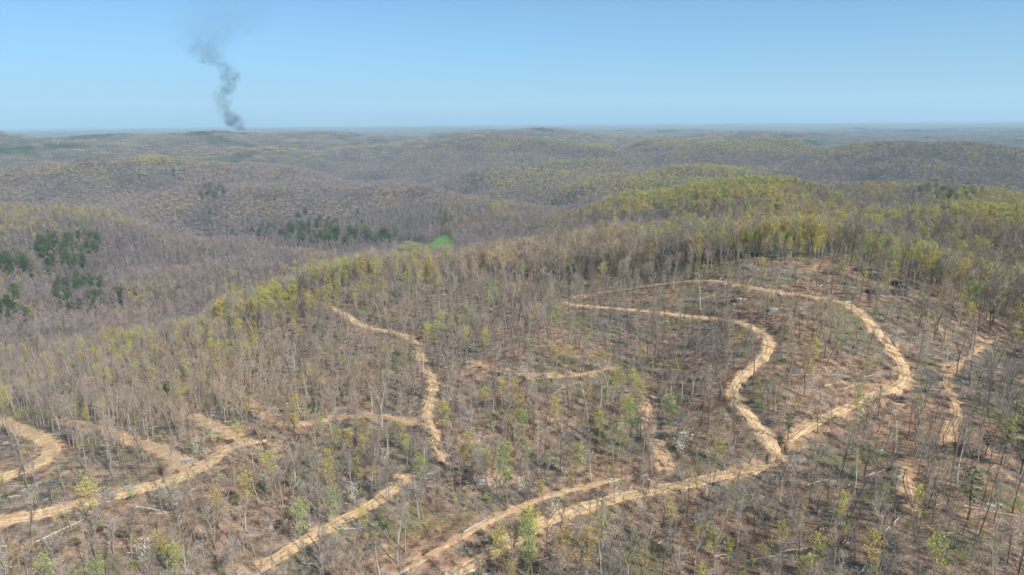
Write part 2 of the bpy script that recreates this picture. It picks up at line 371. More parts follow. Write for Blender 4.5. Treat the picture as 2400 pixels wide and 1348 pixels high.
def sheet(name, V, nr, nc, mat):
    o = link(name, mesh_from(name, V, grid_faces(nr, nc)[:, ::-1], [mat], smooth=True)); tag(o, kind='structure'); return o
for k in RL:
    wd, lab, pts = ROADS[k]; L = RL[k]; m = len(L)
    tg = np.gradient(L, axis=0); tg /= np.hypot(tg[:, 0], tg[:, 1])[:, None]; nn = np.stack([-tg[:, 1], tg[:, 0]], -1)
    s = np.arange(m) * 1.2; sd_ = abs(hash(k)) % 50 if False else len(k) * 7 + int(wd * 10)
    hw = wd / 2; cols = 11
    wl = hw * (1 + .34 * gnoise(s / 8, s * 0 + 3.3, sd_) + .30 * gnoise(s / 2.4, s * 0, sd_ + 1)); wr = hw * (1 + .34 * gnoise(s / 8, s * 0 + 8.3, sd_) + .30 * gnoise(s / 2.4, s * 0 + 5, sd_ + 2))
    endt = np.clip(np.minimum(s + 1, s[-1] - s + 1) / 9, .25, 1); wl = wl * endt; wr = wr * endt
    u = np.linspace(-1, 1, cols); V = np.zeros((m, cols, 3))
    off = np.where(u[None] < 0, -(-u[None]) * wl[:, None], u[None] * wr[:, None])
    V[..., 0] = L[:, 0][:, None] + nn[:, 0][:, None] * off; V[..., 1] = L[:, 1][:, None] + nn[:, 1][:, None] * off
    lift = np.where(np.abs(u) > .95, -.12, np.where((np.abs(u) > .35) & (np.abs(u) < .65), .06, .22))
    V[..., 2] = ground(V[..., 0], V[..., 1]) + lift[None] + .04 * gnoise(V[..., 0] / 1.5, V[..., 1] / 1.5, 71)
    sheet('road', V.reshape(-1, 3), m, cols, M['road_dull'] if k in ('right', 'gully', 'fork', 'upper_fork', 'faint', 'bench', 'upper', 'skid', 'contour', 'valley') else M['road'])

# ------------------------------------------------------------------ tree shapes
def tubes(P0, P1, R0, R1, n):
    P0 = np.asarray(P0, float); P1 = np.asarray(P1, float); R0 = np.asarray(R0, float); R1 = np.asarray(R1, float)
    d = P1 - P0; L = np.linalg.norm(d, axis=1, keepdims=True); d = d / np.maximum(L, 1e-6)
    up = np.where(np.abs(d[:, 2:3]) > .9, np.array([[1., 0, 0]]), np.array([[0, 0, 1.]]))
    a_ = np.cross(d, up); a_ /= np.linalg.norm(a_, axis=1, keepdims=True); b_ = np.cross(d, a_)
    th = np.arange(n) * 2 * np.pi / n
    ring = a_[:, None] * np.cos(th)[None, :, None] + b_[:, None] * np.sin(th)[None, :, None]
    V = np.concatenate([P0[:, None] + ring * R0[:, None, None], P1[:, None] + ring * R1[:, None, None]], 1).reshape(-1, 3)
    base_ = np.arange(len(P0))[:, None] * 2 * n; k = np.arange(n); k2 = (k + 1) % n
    t1 = np.stack([k, k2, k2 + n], -1); t2 = np.stack([k, k2 + n, k + n], -1)
    F = (base_[:, :, None] + np.concatenate([t1, t2])[None]).reshape(-1, 3)
    return V, F
def slivers(P0, D, Wd, rng):                         # thin twigs, one long triangle each
    P0 = np.asarray(P0); m = len(P0); r_ = rng.normal(size=(m, 3)); s_ = np.cross(D, r_); s_ /= np.linalg.norm(s_, axis=1, keepdims=True) + 1e-9
    V = np.stack([P0 - s_ * Wd[:, None] / 2, P0 + s_ * Wd[:, None] / 2, P0 + D], 1).reshape(-1, 3)
    return V, np.arange(3 * m).reshape(-1, 3)
def flakes(P0, size, rng):                           # leaf-sized triangles
    m = len(P0); a_ = rng.normal(size=(m, 3)); a_[:, 2] *= .7; a_ /= np.linalg.norm(a_, axis=1, keepdims=True)
    b_ = np.cross(a_, rng.normal(size=(m, 3))); b_ /= np.linalg.norm(b_, axis=1, keepdims=True)
    s_ = size * rng.uniform(.6, 1.3, (m, 1))
    V = np.stack([P0 + a_ * s_ * .6, P0 - a_ * s_ * .5 + b_ * s_ * .5, P0 - a_ * s_ * .5 - b_ * s_ * .5], 1).reshape(-1, 3)
    return V, np.arange(3 * m).reshape(-1, 3)
class Bag:
    def __init__(s): s.V = []; s.F = []; s.n = 0
    def add(s, VF):
        V, F = VF; s.V.append(V); s.F.append(F + s.n); s.n += len(V)
    def get(s): return (np.concatenate(s.V), np.concatenate(s.F)) if s.V else (np.zeros((0, 3)), np.zeros((0, 3), int))
def merged(name, bags, mats):
    Vs, Fs, mi, n_ = [], [], [], 0
    for k, bg_ in enumerate(bags):
        V, F = bg_.get()
        if len(V): Vs.append(V); Fs.append(F + n_); mi.append(np.full(len(F), k)); n_ += len(V)
    return mesh_from(name, np.concatenate(Vs), np.concatenate(Fs), mats, np.concatenate(mi))
def skeleton(seed, Ht, cw, cb, npr, nse, ntw, twl, tww, leaf=0, lsz=.25, fork=False, lean=0., wob=.25, sides=5, shape='round'):
    """bags (trunk, branches with twigs, leaves) of one broadleaf tree"""
    rng = np.random.default_rng(seed); T, B, Lf = Bag(), Bag(), Bag()
    r0 = Ht * .0088 + .05
    stems = []
    def stem(p, d, L, r_, k):
        pts = [p]
        for i in range(k):
            d = d + rng.normal(size=3) * np.array([wob, wob, .05]) * .25; d /= np.linalg.norm(d); pts.append(pts[-1] + d * L / k)
        pts = np.array(pts); rr = r_ * (1 - np.linspace(0, 1, k + 1) * .86) ** .8
        T.add(tubes(pts[:-1], pts[1:], rr[:-1], rr[1:], sides)); stems.append((pts, rr)); return pts, rr
    ld = np.array([lean * math.cos(seed), lean * math.sin(seed), 1.])
    if fork:
        hf = Ht * rng.uniform(.3, .5)
        p1, r1 = stem(np.zeros(3), ld, hf, r0, 3); r1[-1] = r1[0] * .8
        stems.clear(); T.V[-1:] = []; T.F[-1:] = []; T.n = 0
        rr = r0 * np.linspace(1, .8, 4); T.add(tubes(p1[:-1], p1[1:], rr[:-1], rr[1:], sides))
        a_ = rng.uniform(0, 6.28)
        for q in (0, 1):
            stem(p1[-1], ld + np.array([math.cos(a_ + q * 3.1), math.sin(a_ + q * 3.1), 0]) * .26, Ht - hf, r0 * .66, 5)
    else:
        stem(np.zeros(3), ld, Ht, r0, 6)
    s0, s1, q0, q1 = [], [], [], []
    for si, (pts, rr) in enumerate(stems):
        for k in range(npr // len(stems)):
            f = cb + (.98 - cb) * ((k + rng.random()) / (npr // len(stems))) if not fork else rng.uniform(.15, .97)
            j = min(int(f * (len(pts) - 1)), len(pts) - 2); u = f * (len(pts) - 1) - j
            p = pts[j] * (1 - u) + pts[j + 1] * u; rb = (rr[j] * (1 - u) + rr[j + 1] * u)
            hh = (p[2] / Ht - cb) / (1 - cb)
            if shape == 'round': env = math.sqrt(max(.06, 1 - (2 * min(max(hh, 0), 1) - .75) ** 2 * .9))
            else: env = .5 + .5 * (1 - min(max(hh, 0), 1))
            L = cw / 2 * env * rng.uniform(.75, 1.2)
            az = k * 2.4 + rng.uniform(-.5, .5) + si; el = rng.uniform(.35, .9) + .35 * max(hh, 0)
            d = np.array([math.cos(az) * math.cos(el), math.sin(az) * math.cos(el), math.sin(el)]); L = L / max(.45, math.cos(el))* .8
            a = p; kk = 3
            for i in range(kk):
                d = d + rng.normal(size=3) * .16 + np.array([0, 0, .10]); d /= np.linalg.norm(d); b2 = a + d * L / kk
                w0 = rb * .42 * (1 - i / kk * .75) + .012; w1 = rb * .42 * (1 - (i + 1) / kk * .75) + .01
                s0.append(a); s1.append(b2); q0.append(w0); q1.append(w1); a = b2
    s0, s1, q0, q1 = map(np.array, (s0, s1, q0, q1)); B.add(tubes(s0, s1, q0, q1, 3))
    m = npr * nse; idx = rng.integers(0, len(s0), m); u = rng.random((m, 1)); p = s0[idx] * (1 - u) + s1[idx] * u
    d = (s1 - s0)[idx]; d /= np.linalg.norm(d, axis=1, keepdims=True)
    d2 = d * .8 + rng.normal(size=(m, 3)) * .55 + np.array([0, 0, .3]); d2 /= np.linalg.norm(d2, axis=1, keepdims=True)
    L2 = cw * rng.uniform(.10, .24, (m, 1)); e = p + d2 * L2
    if m: B.add(tubes(p, e, np.full(m, .028 + tww * .2), np.full(m, .012 + tww * .1), 3))
    A0 = np.concatenate([p, s0]); A1 = np.concatenate([e, s1])
    wt_ = np.concatenate([np.full(m, 1.), np.full(len(s0), .6)]); wt_ /= wt_.sum()
    idx = rng.choice(len(A0), ntw, p=wt_); u = rng.random((ntw, 1)) ** .6; p = A0[idx] * (1 - u) + A1[idx] * u
    d = (A1 - A0)[idx]; d /= np.linalg.norm(d, axis=1, keepdims=True) + 1e-9
    d = d * .6 + rng.normal(size=(ntw, 3)) * .5 + np.array([0, 0, .25]); d /= np.linalg.norm(d, axis=1, keepdims=True)
    D = d * (twl * rng.uniform(.6, 1.3, (ntw, 1)))
    B.add(slivers(p, D, np.full(ntw, tww), rng))
    if leaf:
        k = rng.integers(0, ntw, leaf); c = p[k] + D[k] * rng.uniform(.4, 1.05, (leaf, 1)) + rng.normal(size=(leaf, 3)) * lsz * .9
        Lf.add(flakes(c, lsz, rng))
    return T, B, Lf
def far_tree(seed, Ht, cw, ntw, tww, leaf=0, lsz=.8):
    rng = np.random.default_rng(seed); T, B, Lf = Bag(), Bag(), Bag()
    T.add(tubes([[0, 0, 0]], [[rng.normal() * .4, rng.normal() * .4, Ht * .85]], [.24], [.08], 3))
    a_ = rng.normal(size=(ntw, 3)); a_[:, 2] = np.abs(a_[:, 2]) * 1.1 - .35; a_ /= np.linalg.norm(a_, axis=1, keepdims=True)
    rad = rng.uniform(.25, .95, (ntw, 1)) ; p = a_ * rad * np.array([cw / 2, cw / 2, Ht * .24]) + np.array([0, 0, Ht * .68])
    d = a_ * .8 + rng.normal(size=(ntw, 3)) * .4 + np.array([0, 0, .5]); d /= np.linalg.norm(d, axis=1, keepdims=True)
    B.add(slivers(p - d * 1.1, d * rng.uniform(1.6, 2.8, (ntw, 1)), np.full(ntw, tww), rng))
    if leaf:
        k = rng.integers(0, ntw, leaf); up = p[k]; up = up + rng.normal(size=up.shape) * .5; Lf.add(flakes(up, lsz, rng))
    return T, B, Lf
def pine_tree(seed, Ht, cw, nb, nf, fs):
    rng = np.random.default_rng(seed); T, B, Lf = Bag(), Bag(), Bag()
    pts = np.array([[rng.normal() * .12 * i, rng.normal() * .12 * i, Ht * i / 5] for i in range(6)]); rr = np.linspace(.26, .05, 6)
    T.add(tubes(pts[:-1], pts[1:], rr[:-1], rr[1:], 5)); c, s0, s1 = [], [], []
    for k in range(nb):
        f = .42 + .56 * (k / nb); z = Ht * f; L = cw / 2 * (math.sin(math.pi * min(1, (1.04 - f) / .62)) ** .7 + .12) * rng.uniform(.65, 1.15); az = k * 2.4 + rng.uniform(-.4, .4)
        e = np.array([math.cos(az) * L, math.sin(az) * L, z + L * rng.uniform(-.05, .4)]); a_ = np.array([0, 0, z]); s0.append(a_); s1.append(e)
        m = nf // nb; u = rng.uniform(.35, 1.05, (m, 1)); c.append(a_ + (e - a_) * u + rng.normal(size=(m, 3)) * np.array([.42, .42, .22]) * (cw / 6))
    B.add(tubes(s0, s1, np.full(nb, .05), np.full(nb, .02), 3)); Lf.add(flakes(np.concatenate(c), fs, rng)); return T, B, Lf
def cluster(seed, k, rad, ntw, tww, leaf, lsz, budshare, maker=far_tree):
    rng = np.random.default_rng(seed); O = [Bag(), Bag(), Bag()]
    for i in range(k):
        a_ = i * 2.4; q = rad * math.sqrt((i + .5) / k); off = np.array([math.cos(a_) * q, math.sin(a_) * q, rng.uniform(-3, 1)])
        bs = maker(seed * 31 + i, rng.uniform(15, 21), rng.uniform(7, 10.5), ntw, tww, leaf if rng.random() < budshare else 0, lsz)
        for o_, b_ in zip(O, bs):
            V, F = b_.get()
            if len(V): o_.add((V + off, F))
    return O

# kinds: (mesh bags, twig material, leaf material, look words)
MT = {'bare': ('bark', 'twig', 'bud'), 'wood': ('bark', 'twig_grey', 'bud'), 'pale': ('bark_pale', 'twig', 'bud'), 'dark': ('bark_dark_backlit', 'twig', 'bud'), 'bud': ('bark', 'twig_warm', 'bud'), 'green': ('bark', 'twig', 'green'), 'pine': ('bark_dark_backlit', 'bark_dark_backlit', 'pine'), 'white': ('bark', 'twig', 'white')}  # 'dark' kind: backlit trunks, their shade put into the bark colour
SH = {}
def shape(key, bags, kind, look=''): SH[key] = (bags, kind, look)
FULL = dict(npr=20, nse=6, ntw=900, twl=1.25, tww=.055)
for i, (Ht, cw, cb, fk, ln, lk) in enumerate([(19, 8.5, .42, False, 0, 'broad-crowned'), (20, 9.5, .38, True, 0, 'wide forked'), (17, 8, .45, True, .08, 'spreading two-stemmed'), (21, 7.5, .5, False, .04, 'tall round-topped')]):
    for kd in ('bare', 'dark'): shape(f'{kd}_full_{i}', skeleton(11 + i, Ht, cw, cb, fork=fk, lean=ln, **FULL), kd, lk)
POLE = dict(npr=15, nse=4, ntw=420, twl=1.0, tww=.045)
for i, (Ht, cw, cb, fk, ln, lk) in enumerate([(18, 5.2, .5, False, 0, 'slender straight'), (16, 4.4, .55, False, .09, 'thin leaning'), (19, 6.2, .5, True, .03, 'slender forked'), (13, 4.6, .4, False, .03, 'short thin'), (20, 5, .58, False, .01, 'tall narrow'), (15, 6.4, .4, True, .08, 'crooked forked')]):
    for kd in ('bare', 'pale', 'dark'): shape(f'{kd}_pole_{i}', skeleton(41 + i, Ht, cw, cb, fork=fk, lean=ln, **POLE), kd, lk)
for i, (Ht, cw, cb, lf, lk) in enumerate([(17, 8, .42, 1000, 'broad'), (15, 6.5, .40, 700, 'rounded'), (18, 7, .5, 600, 'tall'), (11, 4.8, .3, 480, 'small'), (16, 5.5, .45, 330, 'thinly leafed')]):
    for kd in ('bud', 'green'): shape(f'{kd}_near_{i}', skeleton(71 + i, Ht, cw, cb, npr=18, nse=5, ntw=420, twl=1.1, tww=.04, leaf=lf, lsz=.30), kd, lk)
for i in range(2): shape(f'bare_sapling_{i}', skeleton(91 + i, 4.5 + i, 2.6, .15, 8, 3, 90, .7, .035, sides=3), 'bare', 'low')
shape('bud_sapling_0', skeleton(95, 4, 2.6, .15, 8, 3, 90, .7, .035, leaf=110, lsz=.22, sides=3), 'bud'); shape('green_sapling_0', skeleton(96, 3.4, 2.6, .1, 8, 3, 60, .6, .035, leaf=200, lsz=.24, sides=3), 'green')
for i in range(2): shape(f'white_{i}', skeleton(97 + i, 5.5 + i, 5.5, .25, 10, 5, 160, .8, .03, leaf=230, lsz=.26), 'white', ('low spreading', 'upright')[i])
for i, (Ht, cw, lk) in enumerate([(19, 6.5, 'tall bushy'), (16, 6, 'rounded'), (18, 4.6, 'narrow'), (11, 4.2, 'small')]): shape(f'pine_{i}', pine_tree(101 + i, Ht, cw, 40, 1500, .42), 'pine', lk)
shape('pine_thin_0', pine_tree(108, 15, 4.6, 26, 620, .40), 'pine', 'thin airy'); shape('pine_thin_1', pine_tree(109, 13, 4.2, 22, 520, .40), 'pine', 'ragged open')
MID = dict(npr=13, nse=2, ntw=330, twl=1.7, tww=.13, sides=3)
for i in range(4):
    shape(f'bare_mid_{i}', skeleton(111 + i, 17 + i, 7.5 + i * .5, .42, fork=i == 1, **MID), 'wood')
    shape(f'dark_mid_{i}', skeleton(111 + i, 17 + i, 7.5 + i * .5, .42, fork=i == 1, **MID), 'dark')
    shape(f'bud_mid_{i}', skeleton(121 + i, 16 + i, 7.5, .42, leaf=(560, 400, 240, 130)[i], lsz=.5, **MID), 'bud')
for i in range(2): shape(f'green_mid_{i}', skeleton(131 + i, 16, 7, .4, leaf=520, lsz=.5, **MID), 'green')
for i in range(3):
    shape(f'bare_far_{i}', far_tree(141 + i, 18 + i, 9, 110, .42), 'wood'); shape(f'bud_far_{i}', far_tree(151 + i, 18, 9, 80, .34, (80, 50, 26)[i], 1.0), 'bud')
shape('green_far_0', far_tree(161, 18, 8.5, 60, .3, 110, 1.1), 'green')
for i in range(3):
    shape(f'bare_grove_{i}', cluster(171 + i, 11, 26, 40, .9, 0, 1, 0), 'wood'); shape(f'bud_grove_{i}', cluster(181 + i, 11, 26, 34, .8, 22, 1.9, .6), 'bud')
shape('pine_grove_0', cluster(191, 11, 24, 8, .3, 46, 2.0, 1.0), 'pine')
ME = {}
def mats_of(kd): return [M[x] for x in MT[kd]]
def shape_meshes(key):                               # trunk, branches, foliage as meshes of their own
    if key not in ME:
        bags, kd, _ = SH[key]; out = []
        for b_, nm, mt in zip(bags, ('trunk', 'branches', 'foliage'), mats_of(kd)):
            V, F = b_.get(); out.append(mesh_from(nm, V, F, [mt]) if len(V) else None)
        ME[key] = out
    return ME[key]

# ------------------------------------------------------------------ what grows where
def ell(px, py, L, base_=0.):
    v = np.full(px.shape, float(base_))
    for (a_, b_, c_, d_, q) in L: v = np.maximum(v, q * np.exp(-(((px - a_) / c_) ** 2 + ((py - b_) / d_) ** 2) ** 1.5 * .9))
    return v
YEL = [(640,690,130,45,.8),(560,735,70,45,.6),(800,640,150,38,.75),(930,605,120,28,.5),(480,770,80,50,.4),(300,790,90,45,.55),(330,695,100,40,.35),(300,395,130,20,.3),(400,368,110,22,.5),
       (1330,420,190,55,.4),(1560,440,160,60,.6),(1650,430,120,50,.6),(1740,420,130,30,.7),(1880,520,260,38,.75),(1650,540,130,40,.65),(1450,560,120,30,.4),(2150,585,180,45,.7),(2310,480,140,36,.8),(2150,505,120,25,.6),(2300,640,130,60,.7),(2380,720,60,60,.5),
       (1320,560,160,30,.35),(1250,1000,260,110,.30),(1450,960,90,70,.5),(1400,870,60,20,.6),(700,1000,160,60,.3),(240,1260,200,60,.2),(1500,330,250,18,.5),(1850,345,200,20,.5),(600,355,200,20,.4),(1000,345,250,20,.35),(1700,1230,500,90,.22),(2000,1300,300,60,.3),(600,1100,150,100,.22),(860,1070,120,60,.35)]
GRN = [(1620,545,90,35,.5),(1560,440,140,50,.35),(1700,430,120,40,.3),(2170,480,60,22,.5),(1890,520,80,20,.2),(2100,570,150,40,.35),(1300,335,80,14,.5),(1470,345,80,16,.4),(1200,1100,120,70,.5),(1470,970,60,40,.7),(1240,980,120,60,.4),(250,410,120,30,.3),(760,1180,100,60,.4),(1990,660,90,60,.5),(790,1020,60,60,.5)]
CLEAR = np.array([(560,830),(640,745),(770,690),(860,668),(1000,668),(1300,672),(1480,650),(1600,640),(1710,612),(1760,604),(1870,604),(1960,625),(2080,640),(2150,665),(2200,720),(2330,790),(2460,840),(2700,1420),(2700,3000),(-300,3000),(-300,1300),(-60,1030),(130,1010),(420,990),(560,930)], float)
SPARSE = [(250,1200,330,60,.8),(60,1150,140,50,.85),(1350,1240,330,60,.6),(800,1255,200,50,.6),(480,1110,120,40,.8),(1900,1030,100,60,.6),(120,1110,160,60,.75),(1300,800,130,50,.5),(1830,660,180,40,.7),(1950,930,130,50,.5),(330,1260,300,70,.2),(1500,700,200,30,.4),(1750,700,120,40,.4),(60,1060,70,25,.95),(1000,700,150,30,.3),(2050,700,120,40,.5),(2000,1150,150,80,.25)]
def inpoly(x, y, P_):
    c = np.zeros(x.shape, bool); j = len(P_) - 1
    for i in range(len(P_)):
        xi, yi = P_[i]; xj, yj = P_[j]
        with np.errstate(all='ignore'): c ^= ((yi > y) != (yj > y)) & (x < (xj - xi) * (y - yi) / (yj - yi + 1e-9) + xi)
        j = i
    return c
MEADOW = {'meadow': np.array([(932,572),(958,566),(992,570),(1012,575),(1008,585),(960,584),(925,583)], float), 'green_meadow': np.array([(1003,574),(1026,559),(1046,552),(1058,558),(1066,577),(1054,584),(1005,584)], float)}
MC = [at(975, 572), at(1036, 568)]
# sight-line horizon of the ground, to leave out what the photo shows nothing of
ANG = (H - CAMZ) / np.exp(GL); CUM = np.maximum.accumulate(ANG, axis=0)
def seen(x, y, z, margin):
    az = np.arctan2(x, y); lr = np.log(np.hypot(x, y))
    fi = (lr - LR0) / (LR1 - LR0) * (NR - 1) - 1; fj = (az - AZ0) / (AZ1 - AZ0) * (NA - 1)
    return (z + margin - CAMZ) / np.hypot(x, y) > bilerp(CUM, fi, fj)
rng = np.random.default_rng(4)
def prom(X, Y):                                       # height above the neighbourhood
    g0 = ground(X, Y); s_ = 0
    for q in range(8): s_ = s_ + ground(X + 170 * math.cos(q * .785), Y + 170 * math.sin(q * .785))
    return g0 - s_ / 8
def scatter(r0, r1, sp_, az=None):
    az = az or R(49 if r1 < 600 else 45)
    nx = int(2 * r1 * math.sin(az) / sp_) + 2; ny = int(r1 / sp_) + 2
    X, Y = np.meshgrid(np.arange(nx) - nx / 2, np.arange(ny)); X = (X + rng.uniform(-.45, .45, X.shape)).ravel() * sp_; Y = (Y + rng.uniform(-.45, .45, Y.shape)).ravel() * sp_
    r_ = np.hypot(X, Y); k = (r_ > r0) & (r_ < r1) & (np.abs(np.arctan2(X, Y)) < az); X, Y = X[k], Y[k]
    z = ground(X, Y); k = seen(X, Y, z, 26 + 4 * (np.hypot(X, Y) > 1200)); return X[k], Y[k], z[k]
# ------------------------------------------------------------------ evergreens, blossom and bright green trees the photo shows one by one
SPOT = []                                              # (kind, x, y, z, shape, scale)
def foot(px, py, hgt=12):                              # from the middle of a crown in the picture down to its foot
    p = at(px, py); r_ = math.hypot(p[0], p[1])
    for _ in range(4):
        dpy = hgt * .93 * FPX / r_; p = at(px, py + dpy * .85); r_ = math.hypot(p[0], p[1])
    return p
PINES = [(160,600,75,40,44),(210,570,30,18,10),(20,640,60,45,34),(180,695,60,42,34),(30,730,45,24,14),(240,690,10,12,3),(280,695,8,8,2),(720,552,75,18,34),(810,556,50,14,22),(895,563,35,9,22),(490,455,36,16,14),(520,445,14,14,4),(560,545,60,10,7),(1050,520,20,20,4),(2225,452,75,18,30),(1130,420,40,12,8),(1240,390,60,14,8),(770,520,90,25,10),(620,545,60,12,9)]
for (a_, b_, c_, d_, q) in PINES:
    for _ in range(q):
        r2, th = math.sqrt(rng.random()), rng.uniform(0, 6.28); p = foot(a_ + c_ * r2 * math.cos(th), b_ + d_ * r2 * math.sin(th))
        SPOT.append(('pine', *p, f'pine_{rng.choice(4, p=[.4, .3, .2, .1])}', rng.uniform(.95, 1.3) * (1.15 if 500 < b_ < 580 and a_ > 600 else .95)))
for (a_, b_, k, s_) in [(2392,1040,0,.95),(2310,1000,1,.55),(2268,1135,3,.85),(2085,1085,1,.6),(2025,1042,3,.7),(1847,957,3,.6),(372,748,1,.9),(366,730,3,.9),(1237,585,1,.8),(1100,600,3,.7),(2040,1205,1,.5),(395,890,3,.9),(700,1310,3,.5),(2345,1020,1,.6),(1520,1075,3,.3)]:
    SPOT.append(('pine', *foot(a_, b_), f'pine_{k}' if a_ > 2380 or b_ < 900 else f'pine_thin_{k % 2}', s_ * (1 if a_ > 2380 or b_ < 900 else 1.15)))
for (a_, b_, s_) in [(460,1050,.9),(610,1068,.8),(655,1110,.7),(622,1130,.7),(505,1025,.8),(830,1160,.9),(905,1075,.9),(1125,1058,1.),(1125,1092,1.),(1372,1070,.8),(1600,1050,1.1),(1440,1155,1.),(1300,1195,.8),(125,1285,.7),(340,1312,1.),(18,1335,1.2),(1190,930,.6),(615,985,.6),(560,1200,.6),(1222,1132,.7),(1858,1100,.9),(1128,655,.7),(1495,1185,.6),(125,1330,.6),(480,1060,.6),(1545,920,.5),(1180,1000,.5),(905,1240,.5),(700,1180,.5)]:
    SPOT.append(('white', *foot(a_, b_, 3.5), f'white_{rng.integers(2)}', s_))
for (a_, b_, kd, k, s_) in [(1100,732,'green',1,.95),(1152,700,'green',2,.95),(1068,745,'green',3,.8),(1242,745,'bud',3,.9),(1308,745,'green',2,.8),(1470,960,'bud',0,.9),(1475,985,'green',0,.9),(1190,1110,'green',0,1),(1248,1262,'green',1,1.),(1240,1300,'green',3,1),(2000,960,'green',2,.8),(1998,1000,'green',3,.8),(705,1205,'green',1,.9),(790,1185,'green',3,1),(990,1095,'green',2,.8),(1573,960,'green',3,1),(1215,950,'bud',1,.9),(760,985,'green',1,.8),(1350,1055,'green',1,.9),(1445,905,'bud',2,.9),(1035,975,'bud',0,.8),(950,990,'bud',1,.7),(640,1100,'bud',0,.8),(525,710,'bud',0,.9),(2350,1030,'green',3,1),(1970,640,'green',3,.9),(2095,640,'bud',3,.9),(1855,560,'green',2,.7),(1965,570,'green',2,.8),(225,1180,'bud',1,.9),(120,1340,'green',3,.9),(240,1330,'green',1,.8),(2190,1290,'bud',1,.8),(1680,1240,'bud',1,.8),(1380,1290,'bud',0,.9),(790,1020,'green',3,.9),(1655,870,'green',3,.7),(1500,920,'bud',2,.7),(770,630,'bud',0,1),(500,690,'bud',1,1),(440,870,'bud',3,1)]:
    SPOT.append((kd, *foot(a_, b_, 11 if k != 3 else 8), f'{kd}_near_{k}', s_))

SPX = np.array([(q[1], q[2]) for q in SPOT]); SPR = np.array([2.6 if q[0] == 'white' else 3.6 if q[0] == 'pine' and math.hypot(q[1], q[2]) > 600 else 4.2 if q[0] == 'pine' else 3.2 for q in SPOT])
def free(X, Y, extra=1.0):
    out = np.ones(len(X), bool)
    for (a_, b_), r_ in zip(SPX, SPR): out &= (X - a_) ** 2 + (Y - b_) ** 2 > (r_ * extra) ** 2
    return out
PTS = {'bare': [], 'bud': [], 'pine': []}              # rows: x, y, z, shape key, scale, rotation
def put(kind, X, Y, Z, keys, sc):
    for i in range(len(X)): PTS[kind].append((X[i], Y[i], Z[i], keys[i], sc[i]))
def in_meadow(X, Y, Z):
    px, py = project(X, Y, Z); r_ = np.hypot(X, Y)
    if True: py = np.where((py > 575) & (px > 925) & (px < 1064), np.where(py < 618, 575, py), py)
    k = inpoly(px, py, MEADOW['meadow']) | inpoly(px, py, MEADOW['green_meadow']); return k & (r_ > 700) & (r_ < 1500)
RP = {}
for k in RL:
    zz = ground(RL[k][:, 0], RL[k][:, 1]); RP[k] = np.stack(project(RL[k][:, 0], RL[k][:, 1], zz), -1)
RALL = np.concatenate([RP[k] for k in RL]); RKEY = np.concatenate([[k] * len(RL[k]) for k in RL])
# near woods and the cut area
X, Y, Z = scatter(95, 560, 3.9)
px, py = project(X, Y, Z); pt, qt = project(X, Y, Z + 12)
clr = inpoly(px, py, CLEAR) & (np.hypot(X, Y) < 470)
D, I_ = road_near(X, Y)
onroad = (I_ >= 0) & (D < np.where(I_ >= 0, allw[I_], 5) * .5 + 1.0)
dens = np.where(clr, .78 * (1 - ell(px, py, SPARSE)) + .22 * fbm(X / 30, Y / 30, 51, 2), np.where((px < 720) & (py > 800), .56, .68))
keep = (rng.random(len(X)) < dens) & ~onroad & free(X, Y); X, Y, Z, clr, px, py, pt, qt = (v[keep] for v in (X, Y, Z, clr, px, py, pt, qt))
yel = ell(pt, qt, YEL, .04) * .85 + .15 * fbm(X / 60, Y / 60, 61, 2); grn = ell(pt, qt, GRN, .10)
u = rng.random(len(X)); isb = u < yel * np.where(clr, .8, 1.0); isg = rng.random(len(X)) < grn
backlit_share = np.clip((px - 700) / 1500, .05, .75)  # darkened bark grows commoner rightward, painting trunks as seen against the sun
keys = []
for i in range(len(X)):
    if isb[i]: keys.append(f"{'green' if isg[i] else 'bud'}_near_{rng.choice(5, p=[.2, .2, .15, .2, .25] if clr[i] else [.4, .25, .2, .05, .1])}")
    else:
        kd = 'dark' if rng.random() < backlit_share[i] * .7 else ('pale' if rng.random() < .14 else 'bare')
        v = rng.random()
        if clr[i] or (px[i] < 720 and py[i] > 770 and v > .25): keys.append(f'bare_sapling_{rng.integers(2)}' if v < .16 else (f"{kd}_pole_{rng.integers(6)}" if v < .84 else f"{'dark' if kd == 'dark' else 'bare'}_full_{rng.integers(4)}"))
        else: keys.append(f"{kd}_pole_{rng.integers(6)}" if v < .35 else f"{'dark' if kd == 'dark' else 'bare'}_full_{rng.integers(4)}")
sc = rng.uniform(.80, 1.10, len(X)) * np.where(clr, rng.uniform(.48, .86, len(X)), 1) * np.where((px > 880) & (px < 1090) & ~clr, .85, 1) * np.where((px < 720) & (py > 770) & ~clr, .74, 1) * np.where(clr, 1, .92)
mx, my = project(X, Y, Z + 11 * sc); dr = np.full(len(X), 99.)
for q in range(0, len(RALL), 2): dr = np.minimum(dr, np.hypot(mx - RALL[q, 0], (my - RALL[q, 1]) * 1.3))
cut = clr & (dr < 16) & (rng.random(len(X)) < .55) & np.array(['sapling' not in k_ for k_ in keys])
X, Y, Z, isb, sc = X[~cut], Y[~cut], Z[~cut], isb[~cut], sc[~cut]; keys = [k_ for k_, c_ in zip(keys, cut) if not c_]
for k, s_ in (('bare', ~isb), ('bud', isb)): put(k, X[s_], Y[s_], Z[s_], [keys[i] for i in np.flatnonzero(s_)], sc[s_])
